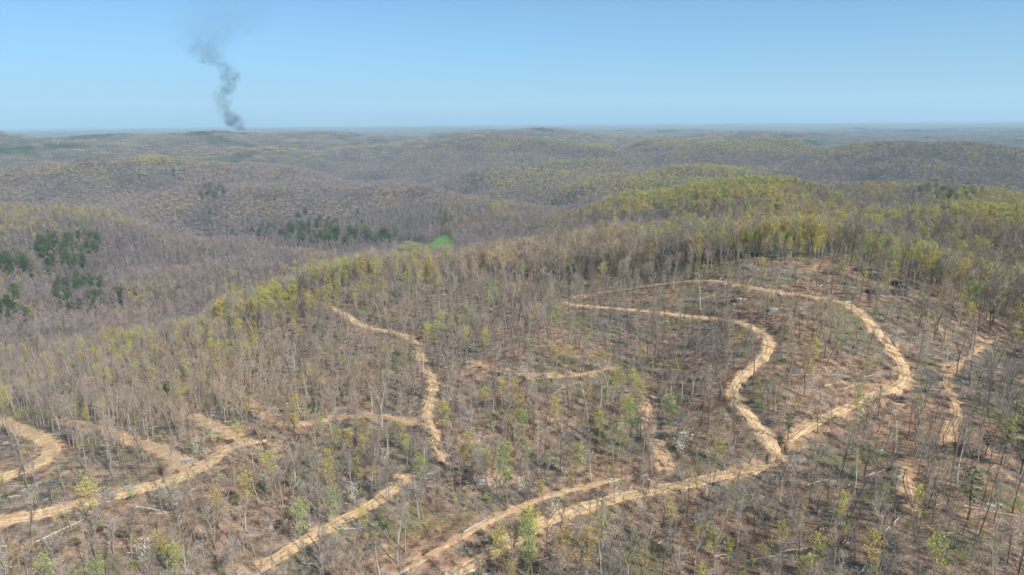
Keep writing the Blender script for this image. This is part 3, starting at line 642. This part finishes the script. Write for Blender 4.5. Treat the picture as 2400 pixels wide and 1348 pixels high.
# middle distance
def band(r0, r1, sp_, mid, nb, nd, scl=1.0):
    X, Y, Z = scatter(r0, r1, sp_); k = (~in_meadow(X, Y, Z) | (rng.random(len(X)) < .02)) & free(X, Y, 1.1); X, Y, Z = X[k], Y[k], Z[k]
    D, I_ = road_near(X, Y); k = ~((I_ >= 0) & (D < 3)); X, Y, Z = X[k], Y[k], Z[k]
    pt, qt = project(X, Y, Z + 12); yel = ell(pt, qt, YEL, .045) + .18 * fbm(X / 140, Y / 140, 61, 3) + np.clip(prom(X, Y) * np.where(pt < 1150, .011, .018) - np.where(pt < 1150, .13, -.03), -.28, .45); grn = ell(pt, qt, GRN, .08)
    isb = rng.random(len(X)) < yel; isg = rng.random(len(X)) < grn; backlit_share = np.clip((pt - 900) / 1500, 0, .7)  # same rightward rise of trunks coloured dark as if backlit
    keys = []
    for i in range(len(X)):
        if isb[i]: keys.append(f'green_{mid}_{rng.integers(nd)}' if isg[i] else f'bud_{mid}_{rng.integers(nb)}')
        else: keys.append(f'{"dark" if mid == "mid" and rng.random() < backlit_share[i] else "bare"}_{mid}_{rng.integers(nb)}')
    sc = rng.uniform(.78, 1.15, len(X)) * scl
    for k, s_ in (('bare', ~isb), ('bud', isb)): put(k, X[s_], Y[s_], Z[s_], [keys[i] for i in np.flatnonzero(s_)], sc[s_])
band(560, 1250, 5.0, 'mid', 4, 2, .76)
band(1250, 2700, 6.3, 'far', 3, 1, .80)
X, Y, Z = scatter(2700, 9500, 37)
pt, qt = project(X, Y, Z + 12); yel = ell(pt, qt, YEL, .05) + .25 * fbm(X / 500, Y / 500, 66, 3) + np.clip(prom(X, Y) * .012 + np.where(pt < 1100, -.05, .04), -.3, .4); pin = fbm(X / 420, Y / 420, 67, 3) > .52
pin |= ell(pt, qt, [(30, 348, 60, 14, 1), (150, 340, 60, 6, 1), (1480, 350, 30, 8, .6)]) > .45
isb = rng.random(len(X)) < yel
keys = [('pine_grove_0' if p_ else (f'bud_grove_{rng.integers(3)}' if b_ else f'bare_grove_{rng.integers(3)}')) for p_, b_ in zip(pin, isb)]
for i in range(len(X)): PTS['pine' if pin[i] else ('bud' if isb[i] else 'bare')].append((X[i], Y[i], Z[i], keys[i], rng.uniform(.72, .92)))

# ------------------------------------------------------------------ individuals: the trees that show largest
NICK = {'lower_left': 'broad lower-left track', 'fork': 'forking left track', 'hairpin': 'left-edge hairpin track', 'upper_fork': 'short left branch track', 'winding': 'winding centre-left track', 'bench': 'faint level track', 'curving': 'S-shaped track', 'long': 'long straight track', 'looping': 'looping upper-right track', 'upper': 'thin tree-line track', 'spur': 'short track stub', 'right': 'narrow right-hand track', 'contour': 'short central track', 'skid': 'eroded skid trail', 'faint': 'faint lower trail', 'bottom': 'bottom centre track', 'gully': 'sandy gully', 'valley': 'pale valley lane'}
def where(x, y, z):
    a_, b_ = project(np.array([x]), np.array([y]), np.array([z])); a_, b_ = float(a_[0]), float(b_[0])
    d = np.hypot(RALL[:, 0] - a_, RALL[:, 1] - b_); i = int(d.argmin())
    if d[i] < 110:
        dx, dy = a_ - RALL[i, 0], b_ - RALL[i, 1]
        side = ('right of' if dx > 0 else 'left of') if abs(dx) > abs(dy) else ('below' if dy > 0 else 'above')
        near_ = 'just ' if d[i] < 26 else ('' if d[i] < 60 else 'well ')
        return f'{near_}{side} the {NICK[RKEY[i]]}', a_
    col = 'left edge' if a_ < 80 else 'far left' if a_ < 160 else 'outer left' if a_ < 240 else 'inner left' if a_ < 350 else 'left' if a_ < 900 else 'centre' if a_ < 1500 else 'right' if a_ < 2050 else 'far right'
    row = 'on the distant slope' if b_ < 500 else 'at the valley bottom' if b_ < 580 and a_ > 600 and a_ < 1300 else 'above the left valley' if b_ < 620 and a_ < 700 else 'in the left valley' if b_ < 780 and a_ < 700 else 'in the middle valley' if b_ < 600 and a_ < 1300 else 'along the wooded ridge' if b_ < 680 else 'on the upper slope' if b_ < 850 else 'on the middle slope' if b_ < 1080 else 'on the lower slope' if b_ < 1230 else 'in the bottom corner' if a_ < 300 or a_ > 2100 else 'along the bottom edge'
    return f'{row} at {col}', a_
ORD = ['first', 'second', 'third', 'fourth', 'fifth', 'sixth', 'seventh', 'eighth', 'ninth', 'tenth', 'eleventh', 'twelfth', 'thirteenth', 'fourteenth', 'fifteenth', 'sixteenth', 'seventeenth', 'eighteenth', 'nineteenth', 'twentieth'] + ['middle'] * 60
LAB = []                                               # (object, look, place, picture x, category, group)
def finish_labels():
    by = {}
    for e in LAB: by.setdefault((e[1], e[2]), []).append(e)
    for (lk, pl), L in by.items():
        L.sort(key=lambda e: e[3])
        for i, (o, _, _, _, cat, grp) in enumerate(L):
            if len(L) == 1: lb = f'{lk} {pl}'
            elif i == 0: lb = f'{lk}, leftmost such {pl}'
            elif i == len(L) - 1: lb = f'{lk}, rightmost such {pl}'
            else: lb = f'{lk}, {ORD[i]} from left {pl}' if i < 20 else f'{lk}, {ORD[len(L) - 1 - i]} from right {pl}'
            tag(o, lb, cat, grp)
COLW = {'bare': 'grey', 'wood': 'grey', 'pale': 'pale', 'dark': 'dark', 'bud': 'olive-yellow', 'green': 'bright green', 'pine': 'dark green', 'white': 'white'}
def individual(x, y, z, key, s_, name, cat, grp, noun):
    bags, kd, look = SH[key]; e = bpy.data.objects.new(name, None); C.objects.link(e); e.empty_display_size = 1
    e.location = (x, y, z - .15); e.rotation_euler = (float(rng.normal()) * .045, float(rng.normal()) * .045, float(rng.uniform(0, 6.28))); e.scale = (s_, s_, s_ * float(rng.uniform(.92, 1.08)))
    for m_, nm in zip(shape_meshes(key), ('trunk', 'branches', 'foliage')):
        if m_ is not None: link('blossom' if kd == 'white' and nm == 'foliage' else nm, m_, e)
    pl, a_ = where(x, y, z); LAB.append((e, f'{look} {COLW[kd]} {noun}', pl, a_, cat, grp)); return e
def pick(rows, nmax):
    A_ = np.array([r_[:3] for r_ in rows]); hh = np.array([16 * r_[4] for r_ in rows])
    px, py = project(A_[:, 0], A_[:, 1], A_[:, 2]); pt, qt = project(A_[:, 0], A_[:, 1], A_[:, 2] + hh)
    vis = (pt > 5) & (pt < 2395) & (qt < 1330) & (py > 300) & np.array(['sapling' not in r_[3] and 'grove' not in r_[3] for r_ in rows])
    size = np.where(vis, np.minimum(py, 1348) - qt, -1); o_ = np.argsort(-size)[:nmax]; return set(int(i) for i in o_ if size[i] > 4)
for k, nmax, nm, cat, grp, noun in (('bare', 300, 'bare_tree', 'bare tree', 'leafless trees standing on the logged slope', 'bare tree'), ('bud', 300 - sum(s_[0] in ('bud', 'green') for s_ in SPOT), 'budding_tree', 'budding tree', 'trees coming into leaf on the logged slope', 'budding tree')):
    ids = pick(PTS[k], nmax); rest = []
    for i, r_ in enumerate(PTS[k]):
        if i in ids: individual(r_[0], r_[1], r_[2], r_[3], float(r_[4]), nm, cat, grp, noun)
        else: rest.append(r_)
    PTS[k] = rest
for kd, x, y, z, key, s_ in SPOT:
    if kd == 'pine': individual(x, y, z, key, s_, 'pine_tree', 'pine', 'evergreen trees among the bare woods', 'pine')
    elif kd == 'white': individual(x, y, z, key, s_, 'flowering_tree', 'flowering tree', 'small trees in white blossom', 'blossoming tree')
    else: individual(x, y, z, key, s_, 'budding_tree', 'budding tree', 'trees coming into leaf on the logged slope', 'budding tree')

# ------------------------------------------------------------------ the woods that nobody could count
def instancer(name, rows, mats=None):
    keys = sorted(set(r_[3] for r_ in rows)); col = bpy.data.collections.new(name + '_shapes')
    for k in keys:
        bags, kd, _ = SH[k]; o = bpy.data.objects.new('shape_' + k, merged(k, bags, mats_of(kd))); col.objects.link(o)
    idx = {k: i for i, k in enumerate(keys)}; n_ = len(rows)
    me = bpy.data.meshes.new(name); me.vertices.add(n_); me.vertices.foreach_set('co', np.array([r_[:3] for r_ in rows], np.float32).ravel() - np.tile([0, 0, .2], n_).astype(np.float32))
    a_ = me.attributes.new('vi', 'INT', 'POINT'); a_.data.foreach_set('value', np.array([idx[r_[3]] for r_ in rows], np.int32))
    a_ = me.attributes.new('sc', 'FLOAT_VECTOR', 'POINT'); s_ = np.array([r_[4] for r_ in rows], np.float32)
    a_.data.foreach_set('vector', np.stack([s_, s_, s_ * rng.uniform(.9, 1.1, n_)], -1).astype(np.float32).ravel())
    a_ = me.attributes.new('rt', 'FLOAT_VECTOR', 'POINT'); ro = np.zeros((n_, 3), np.float32); ro[:, 2] = rng.uniform(0, 6.28, n_); ro[:, :2] = rng.normal(size=(n_, 2)) * .05
    a_.data.foreach_set('vector', ro.ravel())
    gt = bpy.data.node_groups.new(name, 'GeometryNodeTree')
    gt.interface.new_socket('Geometry', in_out='INPUT', socket_type='NodeSocketGeometry'); gt.interface.new_socket('Geometry', in_out='OUTPUT', socket_type='NodeSocketGeometry')
    nn_ = gt.nodes.new; gi, go = nn_('NodeGroupInput'), nn_('NodeGroupOutput'); ip = nn_('GeometryNodeInstanceOnPoints'); ci = nn_('GeometryNodeCollectionInfo')
    ci.inputs['Collection'].default_value = col; ci.inputs['Separate Children'].default_value = True; ci.inputs['Reset Children'].default_value = True
    ip.inputs['Pick Instance'].default_value = True
    def attr(nm, ty):
        q = nn_('GeometryNodeInputNamedAttribute'); q.data_type = ty; q.inputs['Name'].default_value = nm; return q.outputs[0]
    l = gt.links.new; l(gi.outputs[0], ip.inputs['Points']); l(ci.outputs[0], ip.inputs['Instance']); l(attr('vi', 'INT'), ip.inputs['Instance Index'])
    l(attr('sc', 'FLOAT_VECTOR'), ip.inputs['Scale'])
    e2r = nn_('FunctionNodeEulerToRotation'); l(attr('rt', 'FLOAT_VECTOR'), e2r.inputs[0]); l(e2r.outputs[0], ip.inputs['Rotation']); l(ip.outputs[0], go.inputs[0])
    o = link(name, me); mod = o.modifiers.new('scatter', 'NODES'); mod.node_group = gt; return o
print('counts', {k: len(v) for k, v in PTS.items()}, 'spots', len(SPOT))
tag(instancer('bare_woods', PTS['bare']), 'leafless grey woods covering the hills and valleys out to the horizon', 'woods', kind='stuff')
tag(instancer('budding_woods', PTS['bud']), 'olive and yellow-green budding woods spread among the bare trees', 'woods', kind='stuff')
tag(instancer('evergreen_woods', PTS['pine']), 'dark green evergreen groves on the far hills', 'woods', kind='stuff')

# meadows on the valley floor
for nm, mt_c in (('meadow', [(.30, (.07, .12, .035)), (.5, (.15, .16, .06)), (.72, (.27, .23, .13))]), ('green_meadow', [(.3, (.07, .16, .035)), (.7, (.15, .25, .07))])):
    m, t, p = nt(nm + '_grass'); rough(p); t.links.new(ramp(t, noise_node(t, .06, 5, .6), mt_c), p.inputs['Base Color'])
    P_ = MEADOW[nm]; Q = hit(P_[:, 0], P_[:, 1]); c = Q.mean(0); rings = 14; V = []
    Qs = np.array([Q[i] * (1 - f) + Q[(i + 1) % len(Q)] * f for i in range(len(Q)) for f in (0, .2, .4, .6, .8)] ); Qs = np.concatenate([Qs, Qs[:1]])
    for k in range(rings + 1):
        q = c + (Qs - c) * (k / rings + 1e-3); q[:, 2] = ground(q[:, 0], q[:, 1]) + .35; V.append(q)
    o = sheet(nm, np.concatenate(V), rings + 1, len(Qs), m)

# ------------------------------------------------------------------ cut branches, fallen logs, rocks
def pile(seed, n_, rad, hgt, L):
    rng2 = np.random.default_rng(seed); p = rng2.normal(size=(n_, 3)) * np.array([rad * .5, rad * .35, 0]); q = np.exp(-(p[:, 0] / rad) ** 2 - (p[:, 1] / rad) ** 2)
    p[:, 2] = rng2.uniform(0, hgt, n_) * q; a_ = rng2.normal(size=n_) * .8 + seed; d = np.stack([np.cos(a_), np.sin(a_), rng2.normal(size=n_) * .22], -1) * (L * rng2.uniform(.4, 1.3, (n_, 1)))
    B = Bag(); m = n_ // 4; B.add(tubes(p[:m] - d[:m] / 2, p[:m] + d[:m] / 2, np.full(m, .10), np.full(m, .04), 4)); B.add(slivers(p[m:] - d[m:] / 2, d[m:], np.full(n_ - m, .07), rng2)); return B
def logm(seed, L, r_):
    rng2 = np.random.default_rng(seed); B = Bag(); k = 5; pts = np.stack([np.linspace(-L / 2, L / 2, k + 1), rng2.normal(size=k + 1) * .15, np.full(k + 1, r_)], -1); rr = np.linspace(r_, r_ * .4, k + 1)
    B.add(tubes(pts[:-1], pts[1:], rr[:-1], rr[1:], 7)); V, F = B.get(); n_ = len(V)
    B.add((np.array([pts[0], *[V[i] for i in range(7)]]), np.array([[0, i + 1, (i + 1) % 7 + 1] for i in range(7)])))
    T = Bag(); m = 7; u = rng2.uniform(.45, 1, m); p = np.stack([(u - .5) * L, np.zeros(m), np.full(m, r_)], -1); d = np.stack([rng2.uniform(.5, 1.6, m), rng2.choice([-1, 1], m) * rng2.uniform(.6, 1.6, m), rng2.uniform(.2, 1.3, m)], -1)
    T.add(tubes(p, p + d, np.full(m, .06), np.full(m, .02), 4)); T.add(slivers(np.repeat(p + d * .6, 4, 0), np.repeat(d, 4, 0) * .8 + rng2.normal(size=(m * 4, 3)) * .3, np.full(m * 4, .05), rng2)); return B, T
SH['slash_0'] = ((Bag(), pile(1, 46, 1.8, .5, 2.2), Bag()), 'slash', ''); SH['slash_1'] = ((Bag(), pile(2, 30, 2.4, .3, 3.0), Bag()), 'slash', ''); SH['slash_2'] = ((Bag(), pile(5, 24, 1.3, .6, 1.6), Bag()), 'slash', '')
MT['slash'] = ('slash', 'slash', 'slash')
X, Y, Z = scatter(95, 470, 3.4); px, py = project(X, Y, Z); D, I_ = road_near(X, Y)
k = inpoly(px, py, CLEAR) & ~((I_ >= 0) & (D < 3.4)) & (rng.random(len(X)) < .45 + .6 * fbm(X / 18, Y / 18, 81, 2)); X, Y, Z = X[k], Y[k], Z[k]
rows = [(X[i], Y[i], Z[i], f'slash_{rng.integers(3)}', float(rng.uniform(.5, 1.2))) for i in range(len(X))]
tag(instancer('slash', rows), 'grey cut branches and logging debris strewn over the cleared slope', 'slash', kind='stuff')
X, Y, Z = scatter(95, 480, 3.1); px, py = project(X, Y, Z); D, I_ = road_near(X, Y)
k = ~((I_ >= 0) & (D < 3.6)) & (rng.random(len(X)) < .42 + .7 * fbm(X / 25, Y / 25, 83, 2)); X, Y, Z = X[k], Y[k], Z[k]
rows = [(X[i], Y[i], Z[i], rng.choice(['bare_sapling_0', 'bare_sapling_1', 'bud_sapling_0', 'green_sapling_0'], p=[.36, .28, .18, .18]), float(rng.uniform(.35, .8))) for i in range(len(X))]
tag(instancer('undergrowth', rows), 'low brushy saplings and shrubs covering the woodland floor', 'undergrowth', kind='stuff')
print('slash', len(rows))
piles = [pile(20 + i, 150, 3.2, 1.5, 3.4).get() for i in range(4)]; pm = [mesh_from('brush_pile', *v, [M['slash']]) for v in piles]
PILES = [(960,700),(870,690),(1010,690),(1050,835),(1270,885),(1225,870),(1620,705),(1500,745),(1470,740),(1560,880),(1750,920),(440,1085),(380,1155),(60,1165),(250,1170),(1130,1135),(1290,700),(1600,985),(1640,1215),(1480,1250),(1350,1245),(1900,905),(1960,885),(2020,1010),(1930,1060),(1860,870),(2180,915),(2120,940),(1900,1120),(2100,1290),(1330,880),(1000,820),(980,1150),(870,1290),(700,1145),(1430,935),(1190,880),(2000,690),(1760,630),(1840,640),(300,1150),(640,960),(2080,600+90),(1700,980),(120,1140),(530,1135)]
for i, (a_, b_) in enumerate(PILES):
    p = at(a_, b_); o = link('brush_pile', pm[i % 4]); o.location = p; o.rotation_euler = (0, 0, float(rng.uniform(0, 3.1))); s_ = float(rng.uniform(.6, 1.15)); o.scale = (s_,) * 3
    pl, ax = where(*p); LAB.append((o, 'grey heap of cut branches', pl, ax, 'brush pile', 'brush piles left on the logged slope'))
logs = [logm(60 + i, L, r_) for i, (L, r_) in enumerate([(13, .26), (9, .3), (16, .28), (11, .2)])]; lm = [(mesh_from('log', *B.get(), [M['log']]), mesh_from('branches', *T.get(), [M['slash']])) for B, T in logs]
LOGS = [(1760,655,60),(1695,650,30),(1930,667,25),(1795,640,70),(2000,905,10),(1900,880,-10),(1960,900,15),(1990,872,20),(2050,880,5),(2120,930,-20),(1995,985,10),(100,1130,40),(50,1140,10),(210,1150,5),(1920,1130,5),(2110,1210,55),(2090,1230,50),(1860,1290,0),(1780,1310,5),(1430,1245,30),(1560,1265,40),(1310,1225,30),(1310,915,40),(1240,925,10),(360,1195,-15),(390,1205,10),(140,1245,60),(60,1160,20),(760,700,-60),(900,740,-20),(1000,765,20),(1440,795,-5),(1160,720,40),(1650,700,20),(1480,685,10),(700,900,15),(720,960,-30),(2050,1110,10),(1700,1300,15),(1280,1310,20),(1120,1230,30),(820,1240,20),(640,870,5),(1350,960,-5),(1280,965,5),(2230,1250,-20),(2320,1200,-30),(900,840,30)]
for i, (a_, b_, an) in enumerate(LOGS):
    p = at(a_, b_); e = bpy.data.objects.new('fallen_log', None); C.objects.link(e); e.location = (p[0], p[1], p[2] - .05)
    th = R(an + float(rng.uniform(-15, 15))); q = 5.; dz = float(ground(np.array([p[0] + q * math.cos(th)]), np.array([p[1] + q * math.sin(th)]))[0] - ground(np.array([p[0] - q * math.cos(th)]), np.array([p[1] - q * math.sin(th)]))[0])
    e.rotation_euler = (0, -math.atan2(dz, 2 * q), th); k = i % 4; s_ = float(rng.uniform(.45, .8)); e.scale = (s_,) * 3; link('log', lm[k][0], e); link('branches', lm[k][1], e)
    pl, ax = where(*p); LAB.append((e, ('long pale fallen log', 'short thick fallen log', 'very long fallen log', 'thin pale fallen log')[k], pl, ax, 'fallen log', 'fallen logs on the logged slope'))
def rock_mesh(seed, sx, sy, sz, mat, cuts=9):
    me = bpy.data.meshes.new('rock'); import bmesh
    bm = bmesh.new(); bmesh.ops.create_cube(bm, size=2); bmesh.ops.subdivide_edges(bm, edges=bm.edges[:], cuts=cuts, use_grid_fill=True)
    co = np.array([v.co[:] for v in bm.verts]); ln = np.linalg.norm(co, axis=1, keepdims=True); co = co * .72 + co / ln * .33
    nz = fbm(co[:, 0] * 1.7 + seed * 3.1 + co[:, 2], co[:, 1] * 1.7 + co[:, 2] * 1.3, seed, 3); lay = gnoise(co[:, 2] * 4 + seed, co[:, 2] * 0, seed + 5)
    f = 1 + .26 * nz + .10 * lay
    co = co * np.stack([f, f, 1 + .18 * nz], -1) * np.array([sx, sy, sz])
    for v, c in zip(bm.verts, co): v.co = c
    bm.to_mesh(me); bm.free(); me.materials.append(mat); return me
def rockmat(name, c0, c1, c2):
    m, t, p = nt(name); rough(p); t.links.new(ramp(t, noise_node(t, .5, 6, .7), [(.3, c0), (.5, c1), (.68, c2)]), p.inputs['Base Color'])
    bp = N(t, 'ShaderNodeBump'); bp.inputs['Strength'].default_value = .8; bp.inputs['Distance'].default_value = .4; t.links.new(noise_node(t, .9, 6, .7), bp.inputs['Height']); t.links.new(bp.outputs[0], p.inputs['Normal']); return m
RK = rockmat('pale_sandstone', (.12, .11, .095), (.32, .29, .24), (.52, .48, .40)); RD = rockmat('dark_sandstone', (.035, .035, .032), (.08, .075, .065), (.16, .14, .12)); RF = rockmat('cliff_stone', (.05, .045, .04), (.13, .115, .10), (.24, .21, .18))
for i, (a_, b_, sx, sy, sz, lb) in enumerate([(1748,686,4,2,.7,'pale flat rock slab below the thin tree-line track'),(1738,703,5,2.2,.9,'wide pale rock slab below the first slab on the upper slope'),(1775,676,3,1.6,.5,'small pale slab touching the thin tree-line track'),(1835,692,3.2,1.6,.6,'pale slab at the right end of the tree-line track'),(1812,728,3.4,2.2,1.2,'rounded pale boulder left of the looping upper track'),(1985,710,2.6,1.4,.7,'pale boulder beside the start of the looping track'),(2062,1062,2.4,1.6,1.,'pale boulder below the small pine at lower right'),(1600,1048,2.4,1.3,.6,'pale rock beside the big blossoming tree'),(2333,1185,3.4,1.2,.5,'pale rock ledge in the woods at far right'),(1700,668,2,1.2,.5,'small pale rock just below the tree-line track'),(1895,640,2,1.4,.6,'pale boulder among the bushes on the upper slope'),(365,605,4,2.6,1.4,'pale boulder in the woods of the left valley'),(322,570,5,3,1.8,'large pale boulder high in the left valley woods'),(30,690,5,3,1.2,'pale rock below the pines at the left edge'),(2100,1120,2.2,1.4,.8,'grey rock at the top of the sandy gully')]):
    p = at(a_, b_); o = link('boulder', rock_mesh(200 + i, sx * .55, sy * .55, sz * .6, RK)); o.location = (p[0], p[1], p[2] + sz * .1); o.rotation_euler = (0, 0, float(rng.uniform(-.4, .4))); tag(o, lb, 'rock', 'pale sandstone rocks on the slopes')
for i, (a_, b_, sx, sy, sz, lb) in enumerate([(1770,600,4.5,2,1.5,'dark rock ledge at left of the crest outcrop'),(1798,598,4,2,1.5,'dark rock ledge in the middle of the crest outcrop'),(1832,602,4.5,2,1.7,'dark rock ledge at right of the crest outcrop'),(2022,636,4,2.2,1.8,'dark outcrop under the small yellow tree on the right ridge'),(2058,655,5,2.6,2,'broad dark outcrop on the right-hand ridge'),(2110,672,4,2.5,2.4,'tall dark outcrop farthest right on the ridge'),(2105,690,4,2.5,1.8,'dark outcrop below the tall one at upper right'),(1950,642,4,2,1.3,'low dark ledge left of the yellow tree'),(1550,1025,3,2,1.2,'dark broken bank beside the skid trail'),(2050,688,4,2.2,1.4,'dark ledge uphill of the looping track')]):
    p = at(a_, b_); o = link('rock_outcrop', rock_mesh(230 + i, sx * .75, sy * .7, sz * .8, RD)); o.location = (p[0], p[1], p[2] + sz * .3); o.rotation_euler = (0, 0, float(rng.uniform(-.3, .3))); tag(o, lb, 'rock outcrop', 'dark outcrops along the crest')
for i, (a_, b_, r_, sx, sz, lb) in enumerate([(858,357,2850,34,9,'long grey cliff band on the distant centre hill'),(905,356,2950,26,6,'smaller grey cliff right of the long distant band'),(790,357,2900,16,6,'short grey cliff left of the long distant band'),(665,354,2900,18,5,'low pale cliff on the distant hill left of centre'),(335,402,1800,11,6,'pale bluff under the knob of the left hill'),(420,405,1780,14,6,'grey bluff on the right side of the left hill')]):
    d = ray(a_, b_); d = d / math.hypot(d[0], d[1]); x, y = d[0] * r_, d[1] * r_; z = max(float(ground(np.array([x]), np.array([y]))[0]), CAMZ + d[2] * r_ - sz * 2.5)
    o = link('cliff', rock_mesh(250 + i, sx * .7, 8, sz * .45 + 9, RF, 14)); o.location = (x, y, float(ground(np.array([x]), np.array([y]))[0]) + 9); o.rotation_euler = (0, 0, -math.atan2(x, y)); tag(o, lb, 'cliff', 'distant cliff bands')
finish_labels()

# ------------------------------------------------------------------ smoke plume, about five kilometres off
SD = 4150.
sp_ = [(566,306,9,1.),(552,294,20,1.),(545,284,26,1.05),(538,270,20,.75),(527,255,17,.42),(521,240,19,.38),(522,225,21,.42),(530,208,21,.6),(537,190,20,.8),(541,172,19,.6),(534,160,22,.5),(515,152,28,.42),(498,143,34,.42),(484,130,38,.36),(478,112,46,.30),(484,92,60,.22),(500,70,78,.17),(525,45,95,.13),(550,15,110,.09),(570,-20,90,.0)]
pts = []
for a_, b_, hw_, dn in sp_:
    d = ray(a_, b_); t_ = SD / math.hypot(d[0], d[1]); pts.append((d[0] * t_, d[1] * t_, CAMZ + d[2] * t_, hw_ * SD * .92 / FPX, dn))
pts = np.array(pts); o0 = pts[0, :3].copy(); azp = math.atan2(o0[0], o0[1]); ex = np.array([math.cos(azp), -math.sin(azp), 0])
lx = (pts[:, :3] - o0) @ ex; lz = pts[:, 2] - o0[2]; rad = pts[:, 3]; zt = lz[-1]
nr_, nc_ = len(pts), 20; V = []
for i in range(nr_):
    th = np.arange(nc_) * 2 * np.pi / nc_; V.append(np.stack([lx[i] + 1.25 * rad[i] * np.cos(th), 1.25 * rad[i] * np.sin(th), np.full(nc_, lz[i])], -1))
V = np.concatenate(V); F = []
for i in range(nr_ - 1):
    for j in range(nc_): F += [(i * nc_ + j, i * nc_ + (j + 1) % nc_, (i + 1) * nc_ + (j + 1) % nc_), (i * nc_ + j, (i + 1) * nc_ + (j + 1) % nc_, (i + 1) * nc_ + j)]
n0 = len(V); V = np.concatenate([V, [[lx[0], 0, lz[0]], [lx[-1], 0, lz[-1]]]])
for j in range(nc_): F += [(n0, (j + 1) % nc_, j), (n0 + 1, (nr_ - 1) * nc_ + j, (nr_ - 1) * nc_ + (j + 1) % nc_)]
m = bpy.data.materials.new('smoke'); m.use_nodes = True; t = m.node_tree; t.nodes.clear(); out = N(t, 'ShaderNodeOutputMaterial'); pv = N(t, 'ShaderNodeVolumePrincipled')
tc = N(t, 'ShaderNodeTexCoord'); sx_ = N(t, 'ShaderNodeSeparateXYZ'); t.links.new(tc.outputs['Object'], sx_.inputs[0])
def mth(op, a_, b_=None, clamp=False):
    q = N(t, 'ShaderNodeMath', operation=op); q.use_clamp = clamp
    for s_, v in zip(q.inputs, (a_, b_)):
        if v is None: continue
        if isinstance(v, (int, float)): s_.default_value = v
        else: t.links.new(v, s_)
    return q.outputs[0]
def curve(fac, xs, ys, lo, hi):
    q = N(t, 'ShaderNodeFloatCurve'); c = q.mapping.curves[0]
    while len(c.points) < len(xs): c.points.new(.5, .5)
    for p_, x_, y_ in zip(c.points, xs, ys): p_.location = (float(x_), float((y_ - lo) / (hi - lo))); p_.handle_type = 'VECTOR'
    q.mapping.update(); t.links.new(fac, q.inputs['Value']); return mth('ADD', mth('MULTIPLY', q.outputs[0], hi - lo), lo)
fz = mth('DIVIDE', sx_.outputs['Z'], float(zt)); xs = lz / zt
ccx = curve(fz, xs, lx, lx.min() - 1, lx.max() + 1); crd = curve(fz, xs, rad, 0, rad.max() + 1); cdn = curve(fz, xs, pts[:, 4], 0, 1.1)
dx_ = mth('SUBTRACT', sx_.outputs['X'], ccx); rr_ = mth('DIVIDE', mth('SQRT', mth('ADD', mth('MULTIPLY', dx_, dx_), mth('MULTIPLY', sx_.outputs['Y'], sx_.outputs['Y']))), crd)
def nz(sc_, det):
    q = N(t, 'ShaderNodeTexNoise'); q.inputs['Scale'].default_value = sc_; q.inputs['Detail'].default_value = det; q.inputs['Roughness'].default_value = .6; q.inputs['Distortion'].default_value = .6
    t.links.new(tc.outputs['Object'], q.inputs['Vector']); return q.outputs['Fac']
fall = mth('SUBTRACT', 1.15, mth('ADD', rr_, mth('MULTIPLY', mth('SUBTRACT', nz(.018, 5), .5), 3.4)), True)
den = mth('MULTIPLY', mth('MULTIPLY', fall, mth('MULTIPLY', mth('SUBTRACT', nz(.03, 5), .40), 6.5, ), ), cdn); den = mth('MAXIMUM', den, 0.)
den = mth('MULTIPLY', mth('DIVIDE', den, mth('MULTIPLY', crd, 1.)), 1.7)
t.links.new(den, pv.inputs['Density']); pv.inputs['Color'].default_value = (.16, .19, .24, 1); pv.inputs['Anisotropy'].default_value = .2
t.links.new(pv.outputs[0], out.inputs['Volume'])
o = link('smoke_plume', mesh_from('smoke_plume', V, F, [m])); o.location = o0; o.rotation_euler = (0, 0, -azp)
tag(o, 'thin dark smoke plume drifting up from the distant woods', 'smoke plume')

# ------------------------------------------------------------------ haze
if DEBUG != 'nohaze':
    zb = float(H.min()) - 1.5; ztop = float(o0[2] + zt + 30); hx = 25000.
    V = [(x, y, z) for x in (-hx, hx) for y in (-300., hx) for z in (zb, ztop)]
    F = [(0, 1, 3, 2), (4, 6, 7, 5), (0, 4, 5, 1), (2, 3, 7, 6), (0, 2, 6, 4), (1, 5, 7, 3)]
    m = bpy.data.materials.new('haze'); m.use_nodes = True; t = m.node_tree; t.nodes.clear(); out = N(t, 'ShaderNodeOutputMaterial'); pv = N(t, 'ShaderNodeVolumePrincipled')
    pv.inputs['Density'].default_value = 8.0e-5; pv.inputs['Color'].default_value = (.56, .81, 1.0, 1); pv.inputs['Anisotropy'].default_value = .0
    t.links.new(pv.outputs[0], out.inputs['Volume'])
    tag(link('haze', mesh_from('haze', V, F, [m])), 'pale blue haze over the hills', 'haze', kind='stuff')
